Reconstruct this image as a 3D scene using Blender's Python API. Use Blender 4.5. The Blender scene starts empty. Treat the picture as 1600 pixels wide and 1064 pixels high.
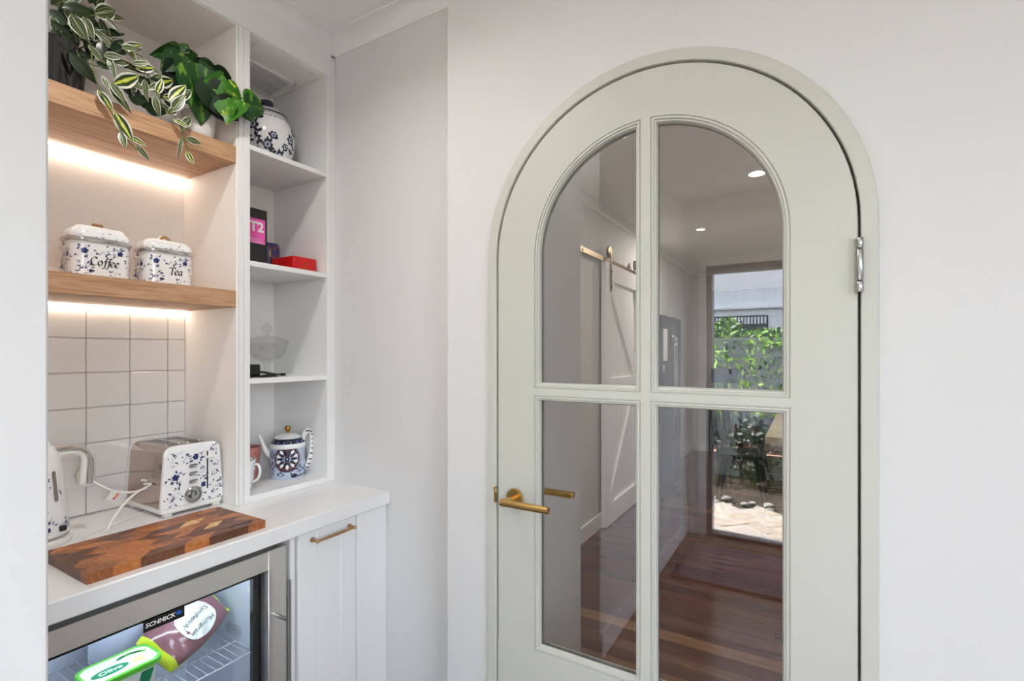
import bpy, math, random
from mathutils import Vector, Matrix
random.seed(7)
S = bpy.context.scene
COL = S.collection

# ------------------------------------------------------------------ camera
FPX, CXP, CYP = 779.0, 800.0, 552.0
YAW = math.atan2(461, 779)
CAMH = 1.37
cd = bpy.data.cameras.new('camera'); cam = bpy.data.objects.new('camera', cd); COL.objects.link(cam)
cam.location = (0, 0, CAMH); cam.rotation_euler = (math.pi/2, 0, YAW)
cd.sensor_fit = 'HORIZONTAL'; cd.sensor_width = 36.0; cd.lens = 36.0*FPX/1600.0
cd.shift_y = (CYP-532.0)/1600.0; cd.clip_start = 0.02; cd.clip_end = 200
S.camera = cam

# ------------------------------------------------------------------ world, sun, exposure
SKY = 2.75
SUN = 62.0
w = bpy.data.worlds.new('sky'); S.world = w; w.use_nodes = True
nt = w.node_tree; nt.nodes.clear()
sk = nt.nodes.new('ShaderNodeTexSky'); sk.sky_type = 'NISHITA'; sk.sun_disc = False
sk.sun_elevation = math.radians(58); sk.sun_rotation = math.radians(-95); sk.air_density = 1.0; sk.dust_density = 2.5
bg = nt.nodes.new('ShaderNodeBackground'); bg.inputs['Strength'].default_value = SKY
ow = nt.nodes.new('ShaderNodeOutputWorld')
hs = nt.nodes.new('ShaderNodeHueSaturation'); hs.inputs['Saturation'].default_value = .52
nt.links.new(sk.outputs[0], hs.inputs['Color']); nt.links.new(hs.outputs[0], bg.inputs[0]); nt.links.new(bg.outputs[0], ow.inputs[0])
sl = bpy.data.lights.new('sun', 'SUN'); sun = bpy.data.objects.new('sun', sl); COL.objects.link(sun)
sl.energy = SUN; sl.angle = math.radians(0.6); sl.color = (1, .96, .9)
sun.rotation_euler = Vector((-0.6, -0.06, 0.85)).to_track_quat('Z', 'Y').to_euler()
sun.location = (-5, -4, 9)
def portal(name, loc, rot, sx, sy):
    l = bpy.data.lights.new(name, 'AREA'); l.shape = 'RECTANGLE'; l.size = sx; l.size_y = sy
    l.cycles.is_portal = True
    o = bpy.data.objects.new(name, l); COL.objects.link(o); o.location = loc; o.rotation_euler = rot
# light portal in the patio doorway (points into the room, +Y)
portal('patio_portal', (.32, -1.70, 1.02), (math.radians(90), 0, 0), 1.92, 2.0)
portal('added_window_portal', (2.12, -.70, 1.525), (math.radians(90), 0, math.radians(90)), 1.6, 1.45)  # portal for the added right-wall window
V = S.view_settings
V.view_transform = 'Standard'; V.look = 'None'; V.exposure = 0.08; V.gamma = 1.0; V.use_curve_mapping = False
S.cycles.use_denoising = True
S.cycles.max_bounces = 10; S.cycles.diffuse_bounces = 6; S.cycles.glossy_bounces = 5
S.cycles.transparent_max_bounces = 24; S.cycles.transmission_bounces = 8
S.cycles.caustics_reflective = False; S.cycles.caustics_refractive = False
S.cycles.sample_clamp_indirect = 6.0

# ------------------------------------------------------------------ pixel helper
FW = Vector((-math.sin(YAW), math.cos(YAW), 0)); RT = Vector((math.cos(YAW), math.sin(YAW), 0)); UP = Vector((0, 0, 1))
CAM = Vector((0, 0, CAMH))
def ray(x, y): return FW + RT*((x-CXP)/FPX) + UP*((CYP-y)/FPX)
def PX(x, y, X):
    d = ray(x, y); return CAM + d*(X/d.x)
def PY(x, y, Y):
    d = ray(x, y); return CAM + d*(Y/d.y)

# ------------------------------------------------------------------ mesh builder
class MB:
    def __init__(s): s.v = []; s.f = []; s.m = []; s.uv = None
    def add(s, v, f, m=0):
        o = len(s.v); s.v += [tuple(p) for p in v]
        s.f += [tuple(i+o for i in q) for q in f]; s.m += [m]*len(f); return s
    def box(s, x0, x1, y0, y1, z0, z1, m=0):
        v = [(x, y, z) for x in (x0, x1) for y in (y0, y1) for z in (z0, z1)]
        return s.add(v, [(0,1,3,2),(4,6,7,5),(0,4,5,1),(2,3,7,6),(0,2,6,4),(1,5,7,3)], m)
    def cbox(s, x0, x1, y0, y1, z0, z1, b=.002, m=0):
        b = min(b, abs(x1-x0)*.45, abs(y1-y0)*.45, abs(z1-z0)*.45)
        v = []; ix = {}
        for i in (0, 1):
            for j in (0, 1):
                for k in (0, 1):
                    X, Y, Z = (x0, x1)[i], (y0, y1)[j], (z0, z1)[k]
                    dx, dy, dz = (b, -b)[i], (b, -b)[j], (b, -b)[k]
                    ix[i,j,k] = (len(v), len(v)+1, len(v)+2)
                    v += [(X, Y+dy, Z+dz), (X+dx, Y, Z+dz), (X+dx, Y+dy, Z)]
        f = []
        for i in (0,1): f.append(tuple(ix[i,j,k][0] for j,k in ((0,0),(0,1),(1,1),(1,0))))
        for j in (0,1): f.append(tuple(ix[i,j,k][1] for i,k in ((0,0),(0,1),(1,1),(1,0))))
        for k in (0,1): f.append(tuple(ix[i,j,k][2] for i,j in ((0,0),(0,1),(1,1),(1,0))))
        for j in (0,1):
            for k in (0,1): f.append((ix[0,j,k][1], ix[0,j,k][2], ix[1,j,k][2], ix[1,j,k][1]))
        for i in (0,1):
            for k in (0,1): f.append((ix[i,0,k][0], ix[i,0,k][2], ix[i,1,k][2], ix[i,1,k][0]))
        for i in (0,1):
            for j in (0,1): f.append((ix[i,j,0][0], ix[i,j,0][1], ix[i,j,1][1], ix[i,j,1][0]))
        for q in ix.values(): f.append(q)
        return s.add(v, f, m)
    def lathe(s, prof, c=(0,0,0), n=40, m=0, sx=1, sy=1, cap=True):
        v = []; k = len(prof)
        for i in range(n):
            a = 2*math.pi*i/n
            for r, z in prof: v.append((c[0]+math.cos(a)*r*sx, c[1]+math.sin(a)*r*sy, c[2]+z))
        f = []
        for i in range(n):
            j = (i+1) % n
            for q in range(k-1): f.append((i*k+q, j*k+q, j*k+q+1, i*k+q+1))
        if cap:
            if prof[0][0] > 1e-5: f.append(tuple(i*k for i in range(n))[::-1])
            if prof[-1][0] > 1e-5: f.append(tuple(i*k+k-1 for i in range(n)))
        return s.add(v, f, m)
    def tube(s, pts, r, n=10, m=0, flat=1.0):
        P = [Vector(p) for p in pts]; K = len(P)
        R = r if isinstance(r, (list, tuple)) else [r]*K
        T = [(P[min(i+1, K-1)]-P[max(i-1, 0)]).normalized() for i in range(K)]
        u = T[0].orthogonal().normalized(); v = []
        if abs(T[0].z) < .9: u = UP.cross(T[0]).normalized()
        for i in range(K):
            u = (u - T[i]*u.dot(T[i])).normalized(); b = T[i].cross(u)
            for j in range(n):
                a = 2*math.pi*j/n
                v.append(P[i]+u*math.cos(a)*R[i]+b*math.sin(a)*R[i]*flat)
        f = []
        for i in range(K-1):
            for j in range(n):
                q = (j+1) % n; f.append((i*n+j, i*n+q, (i+1)*n+q, (i+1)*n+j))
        f.append(tuple(range(n))[::-1]); f.append(tuple((K-1)*n+j for j in range(n)))
        return s.add(v, f, m)
    def loft(s, rings, closed=True, cap0=False, cap1=False, m=0):
        n = len(rings[0]); v = [p for r in rings for p in r]; f = []
        for i in range(len(rings)-1):
            for j in range(n if closed else n-1):
                q = (j+1) % n; f.append((i*n+j, i*n+q, (i+1)*n+q, (i+1)*n+j))
        if cap0: f.append(tuple(range(n))[::-1])
        if cap1: f.append(tuple((len(rings)-1)*n+j for j in range(n)))
        return s.add(v, f, m)
    def xf(s, M):
        s.v = [tuple(M @ Vector(p)) for p in s.v]; return s

def cat(pts, n=6, closed=False):
    P = [Vector(p) for p in pts]; K = len(P); out = []
    rng = range(K if closed else K-1)
    for i in rng:
        g = (lambda k: P[k % K]) if closed else (lambda k: P[max(0, min(K-1, k))])
        p0, p1, p2, p3 = g(i-1), g(i), g(i+1), g(i+2)
        for t in range(n):
            t /= n
            out.append(.5*((2*p1)+(p2-p0)*t+(2*p0-5*p1+4*p2-p3)*t*t+(3*p1-p0-3*p2+p3)*t**3))
    if not closed: out.append(P[-1])
    return out

ORG = {}
def mkmesh(name, mb, mats, org, smooth=40):
    me = bpy.data.meshes.new(name)
    me.from_pydata([(p[0]-org[0], p[1]-org[1], p[2]-org[2]) for p in mb.v], [], mb.f)
    if not isinstance(mats, (list, tuple)): mats = [mats]
    for m in mats: me.materials.append(m)
    if len(mats) > 1: me.polygons.foreach_set('material_index', mb.m)
    if mb.uv:
        ul = me.uv_layers.new(name='UVMap')
        for l in me.loops: ul.data[l.index].uv = mb.uv[l.vertex_index]
    import bmesh
    bm = bmesh.new(); bm.from_mesh(me); bmesh.ops.recalc_face_normals(bm, faces=bm.faces); bm.to_mesh(me); bm.free()
    if smooth:
        me.shade_smooth(); me.set_sharp_from_angle(angle=math.radians(smooth))
    me.update(); return me
def bbase(mb):
    xs, ys, zs = zip(*mb.v); return Vector(((min(xs)+max(xs))/2, (min(ys)+max(ys))/2, min(zs)))
def tag(o, label, catg=None, group=None):
    o['label'] = label
    if catg: o['category'] = catg
    if group: o['group'] = group
    return o
def thing(name, label, catg, loc, group=None):
    o = bpy.data.objects.new(name, None); o.empty_display_size = .05; COL.objects.link(o)
    o.location = loc; ORG[o.name] = Vector(loc); return tag(o, label, catg, group)
def solo(name, mb, mat, label, catg, group=None, smooth=40):
    b = bbase(mb); o = bpy.data.objects.new(name, mkmesh(name, mb, mat, b, smooth)); COL.objects.link(o)
    o.location = b; ORG[o.name] = b; return tag(o, label, catg, group)
def part(name, mb, mat, parent, label=None, smooth=40, kind=None):
    g = ORG[parent.name]; o = bpy.data.objects.new(name, mkmesh(name, mb, mat, g, smooth)); COL.objects.link(o)
    o.parent = parent; ORG[o.name] = g
    if label: o['label'] = label
    if kind: o['kind'] = kind
    return o
def inst(name, me, parent, M):
    g = ORG[parent.name]; o = bpy.data.objects.new(name, me); COL.objects.link(o); o.parent = parent
    o.matrix_local = Matrix.Translation(-g) @ M; ORG[o.name] = g; return o
def struct(name, mb, mat, parent=None, smooth=40, label=None):
    if parent: return part(name, mb, mat, parent, smooth=smooth)
    b = bbase(mb); o = bpy.data.objects.new(name, mkmesh(name, mb, mat, b, smooth)); COL.objects.link(o)
    o.location = b; ORG[o.name] = b; o['kind'] = 'structure'
    if label: o['label'] = label
    return o

# ------------------------------------------------------------------ materials
def sr(r, g, b):
    f = lambda c: (c/255/12.92) if c/255 <= .04045 else ((c/255+.055)/1.055)**2.4
    return (f(r), f(g), f(b), 1)
def mat(name, col, rough=.5, metal=0, bump=0, bscale=80, var=0, vscale=6, spec=.5, coat=0, emit=None, estr=0, stretch=(1,1,1), rvar=0):
    m = bpy.data.materials.new(name); m.use_nodes = True; n = m.node_tree.nodes; l = m.node_tree.links
    b = n['Principled BSDF']; b.inputs['Base Color'].default_value = col; b.inputs['Roughness'].default_value = rough
    b.inputs['Metallic'].default_value = metal; b.inputs['Specular IOR Level'].default_value = spec
    if coat: b.inputs['Coat Weight'].default_value = coat; b.inputs['Coat Roughness'].default_value = .06
    if emit: b.inputs['Emission Color'].default_value = emit; b.inputs['Emission Strength'].default_value = estr
    if bump or var or rvar:
        tc = n.new('ShaderNodeTexCoord'); mp = n.new('ShaderNodeMapping'); mp.inputs['Scale'].default_value = stretch
        l.new(tc.outputs['Object'], mp.inputs[0])
    if bump:
        t = n.new('ShaderNodeTexNoise'); t.inputs['Scale'].default_value = bscale; t.inputs['Detail'].default_value = 3
        l.new(mp.outputs[0], t.inputs['Vector'])
        bp = n.new('ShaderNodeBump'); bp.inputs['Strength'].default_value = bump; bp.inputs['Distance'].default_value = .002
        l.new(t.outputs['Fac'], bp.inputs['Height']); l.new(bp.outputs[0], b.inputs['Normal'])
    if var or rvar:
        t = n.new('ShaderNodeTexNoise'); t.inputs['Scale'].default_value = vscale; t.inputs['Detail'].default_value = 4
        l.new(mp.outputs[0], t.inputs['Vector'])
        if var:
            mr = n.new('ShaderNodeMapRange'); mr.inputs['From Min'].default_value = .3; mr.inputs['From Max'].default_value = .7
            mr.inputs['To Min'].default_value = 1-var; mr.inputs['To Max'].default_value = 1+var
            l.new(t.outputs['Fac'], mr.inputs['Value'])
            mx = n.new('ShaderNodeMix'); mx.data_type = 'RGBA'; mx.blend_type = 'MULTIPLY'; mx.inputs['Factor'].default_value = 1
            mx.inputs[6].default_value = col; l.new(mr.outputs[0], mx.inputs[7]); l.new(mx.outputs[2], b.inputs['Base Color'])
        if rvar:
            mr = n.new('ShaderNodeMapRange'); mr.inputs['To Min'].default_value = max(.02, rough-rvar); mr.inputs['To Max'].default_value = rough+rvar
            l.new(t.outputs['Fac'], mr.inputs['Value']); l.new(mr.outputs[0], b.inputs['Roughness'])
    return m
def wood(name, c1, c2, c3, axis='Y', scale=1.0, rough=.45, bump=.35, objrand=False):
    m = bpy.data.materials.new(name); m.use_nodes = True; n = m.node_tree.nodes; l = m.node_tree.links
    b = n['Principled BSDF']; b.inputs['Roughness'].default_value = rough
    tc = n.new('ShaderNodeTexCoord'); mp = n.new('ShaderNodeMapping')
    s = [22*scale]*3; s['XYZ'.index(axis)] = 1.2*scale; mp.inputs['Scale'].default_value = s
    l.new(tc.outputs['Object'], mp.inputs[0])
    if objrand:
        oi = n.new('ShaderNodeObjectInfo'); va = n.new('ShaderNodeVectorMath'); va.operation = 'SCALE'; va.inputs['Scale'].default_value = 37
        cx = n.new('ShaderNodeCombineXYZ')
        for k in range(3): l.new(oi.outputs['Random'], cx.inputs[k])
        l.new(cx.outputs[0], va.inputs[0]); l.new(va.outputs[0], mp.inputs['Location'])
    t = n.new('ShaderNodeTexNoise'); t.inputs['Scale'].default_value = 3; t.inputs['Detail'].default_value = 6; t.inputs['Roughness'].default_value = .65; t.inputs['Distortion'].default_value = .6
    l.new(mp.outputs[0], t.inputs['Vector'])
    r = n.new('ShaderNodeValToRGB'); e = r.color_ramp.elements; e[0].position = .3; e[0].color = c1; e[1].position = .72; e[1].color = c3
    k = e.new(.5); k.color = c2
    l.new(t.outputs['Fac'], r.inputs[0])
    t2 = n.new('ShaderNodeTexNoise'); t2.inputs['Scale'].default_value = 14; t2.inputs['Detail'].default_value = 3
    l.new(mp.outputs[0], t2.inputs['Vector'])
    mx = n.new('ShaderNodeMix'); mx.data_type = 'RGBA'; mx.blend_type = 'OVERLAY'; mx.inputs['Factor'].default_value = .45
    l.new(r.outputs[0], mx.inputs[6]); l.new(t2.outputs['Fac'], mx.inputs[7]); l.new(mx.outputs[2], b.inputs['Base Color'])
    bp = n.new('ShaderNodeBump'); bp.inputs['Strength'].default_value = bump; bp.inputs['Distance'].default_value = .001
    l.new(t2.outputs['Fac'], bp.inputs['Height']); l.new(bp.outputs[0], b.inputs['Normal'])
    return m
def glass(name, f0, tint=(1,1,1,1), rough=0.0):
    m = bpy.data.materials.new(name); m.use_nodes = True; n = m.node_tree.nodes; l = m.node_tree.links; n.clear()
    o = n.new('ShaderNodeOutputMaterial'); tr = n.new('ShaderNodeBsdfTransparent'); gl = n.new('ShaderNodeBsdfGlossy')
    tr.inputs[0].default_value = tint; gl.inputs['Roughness'].default_value = rough
    lw = n.new('ShaderNodeLayerWeight'); p = n.new('ShaderNodeMath'); p.operation = 'POWER'; p.inputs[1].default_value = 5
    ma = n.new('ShaderNodeMath'); ma.operation = 'MULTIPLY_ADD'; ma.inputs[1].default_value = 1-f0; ma.inputs[2].default_value = f0; ma.use_clamp = True
    mx = n.new('ShaderNodeMixShader')
    l.new(lw.outputs['Facing'], p.inputs[0]); l.new(p.outputs[0], ma.inputs[0]); l.new(ma.outputs[0], mx.inputs[0])
    l.new(tr.outputs[0], mx.inputs[1]); l.new(gl.outputs[0], mx.inputs[2]); l.new(mx.outputs[0], o.inputs[0])
    return m
def emitm(name, col, s):
    m = bpy.data.materials.new(name); m.use_nodes = True; n = m.node_tree.nodes; l = m.node_tree.links; n.clear()
    o = n.new('ShaderNodeOutputMaterial'); e = n.new('ShaderNodeEmission'); e.inputs[0].default_value = col; e.inputs[1].default_value = s
    l.new(e.outputs[0], o.inputs[0]); return m
def leafm(name, stops, rough=.35, blotch=None):
    m = bpy.data.materials.new(name); m.use_nodes = True; n = m.node_tree.nodes; l = m.node_tree.links
    b = n['Principled BSDF']; b.inputs['Roughness'].default_value = rough
    uv = n.new('ShaderNodeUVMap'); sp = n.new('ShaderNodeSeparateXYZ'); l.new(uv.outputs[0], sp.inputs[0])
    tc = n.new('ShaderNodeTexCoord'); nz = n.new('ShaderNodeTexNoise'); nz.inputs['Scale'].default_value = 5
    l.new(tc.outputs['Object'], nz.inputs['Vector'])
    ad = n.new('ShaderNodeMath'); ad.operation = 'MULTIPLY_ADD'; ad.inputs[1].default_value = .3; l.new(nz.outputs['Fac'], ad.inputs[0])
    sb = n.new('ShaderNodeMath'); sb.operation = 'SUBTRACT'; sb.inputs[1].default_value = .15
    l.new(sp.outputs['Y'], ad.inputs[2]); l.new(ad.outputs[0], sb.inputs[0])
    r = n.new('ShaderNodeValToRGB'); e = r.color_ramp.elements
    e[0].position, e[0].color = stops[0]; e[1].position, e[1].color = stops[-1]
    for p, c in stops[1:-1]: k = e.new(p); k.color = c
    l.new(sb.outputs[0], r.inputs[0])
    if blotch:
        oi = n.new('ShaderNodeObjectInfo'); cx = n.new('ShaderNodeVectorMath'); cx.operation = 'MULTIPLY_ADD'
        cx.inputs[1].default_value = (1, 2.5, 1)
        l.new(tc.outputs['Object'], cx.inputs[0])
        co = n.new('ShaderNodeCombineXYZ'); mm = n.new('ShaderNodeMath'); mm.operation = 'MULTIPLY'; mm.inputs[1].default_value = 50
        l.new(oi.outputs['Random'], mm.inputs[0])
        for q in range(3): l.new(mm.outputs[0], co.inputs[q])
        l.new(co.outputs[0], cx.inputs[2])
        n2 = n.new('ShaderNodeTexNoise'); n2.inputs['Scale'].default_value = 3.5; n2.inputs['Detail'].default_value = 3
        l.new(cx.outputs[0], n2.inputs['Vector'])
        r2 = n.new('ShaderNodeValToRGB'); r2.color_ramp.elements[0].position = .58; r2.color_ramp.elements[1].position = .66
        l.new(n2.outputs['Fac'], r2.inputs[0])
        mx = n.new('ShaderNodeMix'); mx.data_type = 'RGBA'; mx.inputs[7].default_value = blotch
        l.new(r2.outputs[0], mx.inputs[0]); l.new(r.outputs[0], mx.inputs[6]); l.new(mx.outputs[2], b.inputs['Base Color'])
    else: l.new(r.outputs[0], b.inputs['Base Color'])
    return m
M = {}
M['wall'] = mat('wall_paint', sr(221,221,221), .75, bump=.05, bscale=220)
M['ceil'] = mat('ceiling_paint', sr(246,246,246), .8, bump=.05, bscale=200)
M['trimw'] = mat('white_trim_paint', sr(240,240,240), .45)
M['cab'] = mat('cabinet_white', sr(238,238,237), .42, bump=.03, bscale=260)
M['cabin'] = mat('cabinet_interior_white', sr(247,244,241), .55, bump=.06, bscale=400, var=.02, vscale=300)
M['sage'] = mat('sage_green_paint', sr(200,201,192), .42, bump=.02, bscale=90, stretch=(3,3,.4))
M['stone'] = mat('white_quartz', sr(238,238,238), .22, var=.02, vscale=4)
M['oak'] = wood('oak_shelf', sr(144,104,74), sr(186,144,107), sr(208,170,134), 'Y', 1.0, .5, .6)
M['led'] = emitm('warm_led', (1, .85, .69, 1), 15)
M['tile'] = mat('white_glazed_tile', sr(242,237,232), .16, bump=.35, bscale=14, coat=.2)
M['grout'] = mat('tile_grout', sr(200,190,184), .9)
M['brass'] = mat('brushed_brass', sr(212,172,106), .26, 1)
M['rosegold'] = mat('rose_gold_metal', sr(190,150,110), .3, 1)
M['steel'] = mat('stainless_steel', sr(232,228,222), .36, 1, rvar=.08, vscale=5, var=.04)
M['steeld'] = mat('satin_steel', sr(176,176,174), .25, 1)
M['chrome'] = mat('chrome', sr(205,200,196), .07, 1)
M['black'] = mat('black_gap', sr(12,12,12), .6)
M['blackg'] = mat('black_gloss', sr(14,13,13), .18)
M['charc'] = mat('charcoal', sr(34,36,40), .4)
M['pane'] = glass('door_glass', .095, (.93,.935,.94,1))
M['pglass'] = glass('patio_glass', .03, (.97,.97,.97,1))
M['fglass'] = glass('fridge_glass', .02, (.94,.96,.97,1))
M['cglass'] = glass('clear_glass', .08, (.955,.955,.95,1))
M['white'] = mat('white_enamel', sr(240,240,240), .2, coat=.3)
M['whitep'] = mat('white_plastic', sr(236,234,230), .35)
M['navy'] = mat('navy_print', sr(36,46,104), .3)
M['navyd'] = mat('dark_navy_glaze', sr(24,22,54), .25, coat=.4)
M['bleaf'] = mat('grey_blue_print', sr(88,94,132), .35)
M['ink'] = mat('black_print', sr(36,32,34), .5)
M['maroon'] = mat('maroon_print', sr(84,40,48), .4)
M['lblue'] = mat('pale_blue_glaze', sr(190,202,222), .25, coat=.4)
M['gold'] = mat('gold_glaze', sr(176,130,50), .22, 1)

# ================================================================== STRUCTURE
CEI = 2.52
ACX, SPR = -.3255, 1.626           # arch centre, springing height
# ---- front wall (holds the arched door)
def arch(hw, n=48):                # from left spring to right spring
    return [(ACX-hw*math.cos(math.pi*i/n), SPR+hw*math.sin(math.pi*i/n)) for i in range(n+1)]
def archpath(hw, zb=0.0, n=48): return [(ACX-hw, zb)]+arch(hw, n)+[(ACX+hw, zb)]
HW = .432
mb = MB(); Y0, Y1 = 1.175, 1.257; XL, XR = -.917, 2.0
A = arch(HW)
for yy in (Y0, Y1):
    mb.add([(XL,yy,0),(ACX-HW,yy,0),(ACX-HW,yy,CEI),(XL,yy,CEI)], [(0,1,2,3)])
    mb.add([(XR,yy,0),(ACX+HW,yy,0),(ACX+HW,yy,CEI),(XR,yy,CEI)], [(0,1,2,3)])
    for (a, b) in zip(A, A[1:]): mb.add([(a[0],yy,a[1]),(b[0],yy,b[1]),(b[0],yy,CEI),(a[0],yy,CEI)], [(0,1,2,3)])
P = archpath(HW)
for a, b in zip(P, P[1:]): mb.add([(a[0],Y0,a[1]),(b[0],Y0,b[1]),(b[0],Y1,b[1]),(a[0],Y1,a[1])], [(0,1,2,3)])
mb.add([(XL,Y0,0),(XL,Y1,0),(XL,Y1,CEI),(XL,Y0,CEI)], [(0,1,2,3)])
struct('wall_front', mb, M['wall'], smooth=0)
# ---- other room walls
YR, XW = -1.62, 2.0
struct('wall_back', MB().box(-1.95,-.76, 1.257,1.81, 0,CEI), M['wall'], smooth=0)
struct('wall_left', MB().cbox(-1.95,-.80, YR,.237, 0,CEI,.003), M['wall'], smooth=0)
struct('wall_nook', MB().box(-1.95,-1.815, .237,1.257, 0,CEI), M['wall'], smooth=0)
WY0, WY1, WZ0, WZ1 = -1.50, .10, .80, 2.25     # unseen window added in the right wall to bring in fill light
mb = MB().box(XW,XW+.1, YR,WY0, 0,CEI).box(XW,XW+.1, WY1,1.257, 0,CEI).box(XW,XW+.1, WY0,WY1, 0,WZ0).box(XW,XW+.1, WY0,WY1, WZ1,CEI)
struct('wall_right', mb, M['wall'], smooth=0)
wf = MB()
for a in ((WY0,WY0+.05,WZ0,WZ1),(WY1-.05,WY1,WZ0,WZ1),(WY0+.05,WY1-.05,WZ0,WZ0+.05),(WY0+.05,WY1-.05,WZ1-.05,WZ1),(-.725,-.675,WZ0+.05,WZ1-.05)): wf.cbox(XW+.03,XW+.08,*a,.003)
w1 = struct('added_window_1', wf, M['trimw'])
for a, b in ((WY0+.05,-.725),(-.675,WY1-.05)): part('glass_pane', MB().box(XW+.053,XW+.057,a,b,WZ0+.05,WZ1-.05), M['pglass'], w1, smooth=0)
DX0, DX1, DH = -.66, 1.30, 2.03     # patio door opening
mb = MB().box(-.80,DX0, YR-.12,YR, 0,CEI).box(DX1,XW, YR-.12,YR, 0,CEI).box(DX0,DX1, YR-.12,YR, DH,CEI)
struct('wall_rear', mb, M['wall'], smooth=0)
struct('ceiling', MB().box(-1.95,XW+.1, YR-.12,7.5, CEI,CEI+.1), M['ceil'], smooth=0)
# cornices (cove strips)
def cornice(name, a, b, n, z=CEI, s=.055):
    """a,b along wall line (x,y); n = inward normal"""
    prof = [(0, -s), (.004, -s), (.006, -s+.006)]+[(s-.006-(s-.012)*math.cos(t*math.pi/2/6), -s+.006+(s-.012)*math.sin(t*math.pi/2/6)) for t in range(1, 7)]+[(s-.002, -.006), (s, -.004), (s, 0), (0, 0)]
    r = [[(p[0]+n[0]*d, p[1]+n[1]*d, z+h) for d, h in prof] for p in (a, b)]
    return struct(name, MB().loft(r, True, True, True), M['trimw'])
cornice('trim_1', (-1.507,.237), (-1.507,1.257), (1,0))
cornice('trim_2', (-1.507,1.257), (-.917,1.257), (0,-1))
cornice('trim_3', (-.80,YR), (-.80,.237), (1,0))
cornice('trim_4', (-.80,YR), (XW,YR), (0,1))
def skirting(name, x0,x1,y0,y1, h=.11): return struct(name, MB().cbox(x0,x1,y0,y1,0,h,.004), M['trimw'])
skirting('baseboard_left', -.80,-.785, YR+.001,.237)
skirting('baseboard_rear', -.785,DX0-.05, YR,YR+.015)
skirting('baseboard_front', .13,XW, 1.16,1.175)

# ---- door casing (arched architrave, jamb and stop)
def ringpath(mb, p0, p1, y0, y1):
    for (a, b, c, d) in zip(p0, p0[1:], p1, p1[1:]):
        mb.add([(a[0],y0,a[1]),(b[0],y0,b[1]),(d[0],y0,d[1]),(c[0],y0,c[1]),
                (a[0],y1,a[1]),(b[0],y1,b[1]),(d[0],y1,d[1]),(c[0],y1,c[1])],
               [(0,1,2,3),(4,7,6,5),(0,4,5,1),(3,2,6,7)])
mb = MB()
GAP = .4145
rings = []
for hw, y in ((GAP,1.30),(GAP,1.1645),(GAP+.0015,1.163),(.4405,1.163),(.4425,1.1655),(.4435,1.170),(.4435,1.175),(.431,1.175),(.431,1.30)):
    rings.append([(x, y, z) for x, z in archpath(hw)])
mb.loft(rings, closed=False)
mb.loft([rings[0], rings[-1]], closed=False)
ringpath(mb, archpath(.394), archpath(GAP), 1.212, 1.236)
casing = struct('trim_5', mb, M['sage'])
casing['label'] = 'sage green arched door frame around the glazed door'
strike = part('strike_plate', MB().cbox(-.746,-.7385, 1.1615,1.168, .958,1.002,.001), M['brass'], casing, 'brass strike plate')

# ---- arched glazed door leaf
YF, YB = 1.167, 1.207
IH, IB = .2965, .583                 # inner opening half width and bottom
leaf = bpy.data.objects.new('door_1', None); COL.objects.link(leaf); leaf.location = (ACX, YF, 0); ORG['door_1'] = Vector((ACX, YF, 0))
leaf['kind'] = 'structure'; leaf['label'] = 'sage green arched door with four glass panes and brass lever'
mb = MB(); OH = .41
p_out = archpath(OH, IB); p_in = archpath(IH, IB)
b = .0018
r0 = [(x, YF+b, z) for x, z in archpath(OH, IB)]; r1 = [(x, YF, z) for x, z in archpath(OH-b, IB)]
mb.loft([[(x, YB, z) for x, z in p_out], r0, r1, [(x, YF, z) for x, z in p_in], [(x, YB, z) for x, z in p_in]], closed=False)
mb.loft([[(x, YB, z) for x, z in p_in], [(x, YB, z) for x, z in p_out]], closed=False)
mb.box(ACX-OH,ACX+OH, YF,YB, .012,IB)
part('stile_frame', mb, M['sage'], leaf)
MX0, MX1 = -.3378, -.3150
RZ0, RZ1 = 1.259, 1.278
part('mullion', MB().box(MX0,MX1, YF,YB, IB,SPR+IH-.0002), M['sage'], leaf)
rail = part('mid_rail', MB().box(ACX-IH,MX0, YF,YB, RZ0,RZ1), M['sage'], leaf)
part('mid_rail', MB().box(MX1,ACX+IH, YF,YB, RZ0,RZ1), M['sage'], leaf)
def pane_path(x0, x1, z0, z1, t, n=22):
    x0 += t; x1 -= t; z0 += t
    if z1 is not None:
        return [(x0,z0),(x0,z1-t),(x1,z1-t),(x1,z0)]
    r = IH-t
    a0 = math.acos(max(-1, min(1, (x0-ACX)/r))); a1 = math.acos(max(-1, min(1, (x1-ACX)/r)))
    return [(x0,z0)]+[(ACX+r*math.cos(a0+(a1-a0)*i/n), SPR+r*math.sin(a0+(a1-a0)*i/n)) for i in range(n+1)]+[(x1,z0)]
PR = [(0,0),(.0006,.0035),(.0024,.0035),(.0030,.0008),(.0070,.0004),(.0082,.0042),(.0120,.0046),(.0138,.0095),(.0150,.0135)]
for (x0,x1,z0,z1) in ((ACX-IH,MX0,RZ1,None),(MX1,ACX+IH,RZ1,None),(ACX-IH,MX0,IB,RZ0),(MX1,ACX+IH,IB,RZ0)):
    mb = MB().loft([[(x, YF+d, z) for x, z in pane_path(x0,x1,z0,z1,t)] for t, d in PR], closed=True)
    mb.loft([[(x, YB-d, z) for x, z in pane_path(x0,x1,z0,z1,t)] for t, d in PR], closed=True)
    part('glazing_bead', mb, M['sage'], leaf, smooth=25)
    pp = pane_path(x0,x1,z0,z1,.0147)
    mb = MB().loft([[(x, YF+.0140, z) for x, z in pp], [(x, YF+.0180, z) for x, z in pp]], True, True, True)
    part('glass_pane', mb, M['pane'], leaf, smooth=0)
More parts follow.
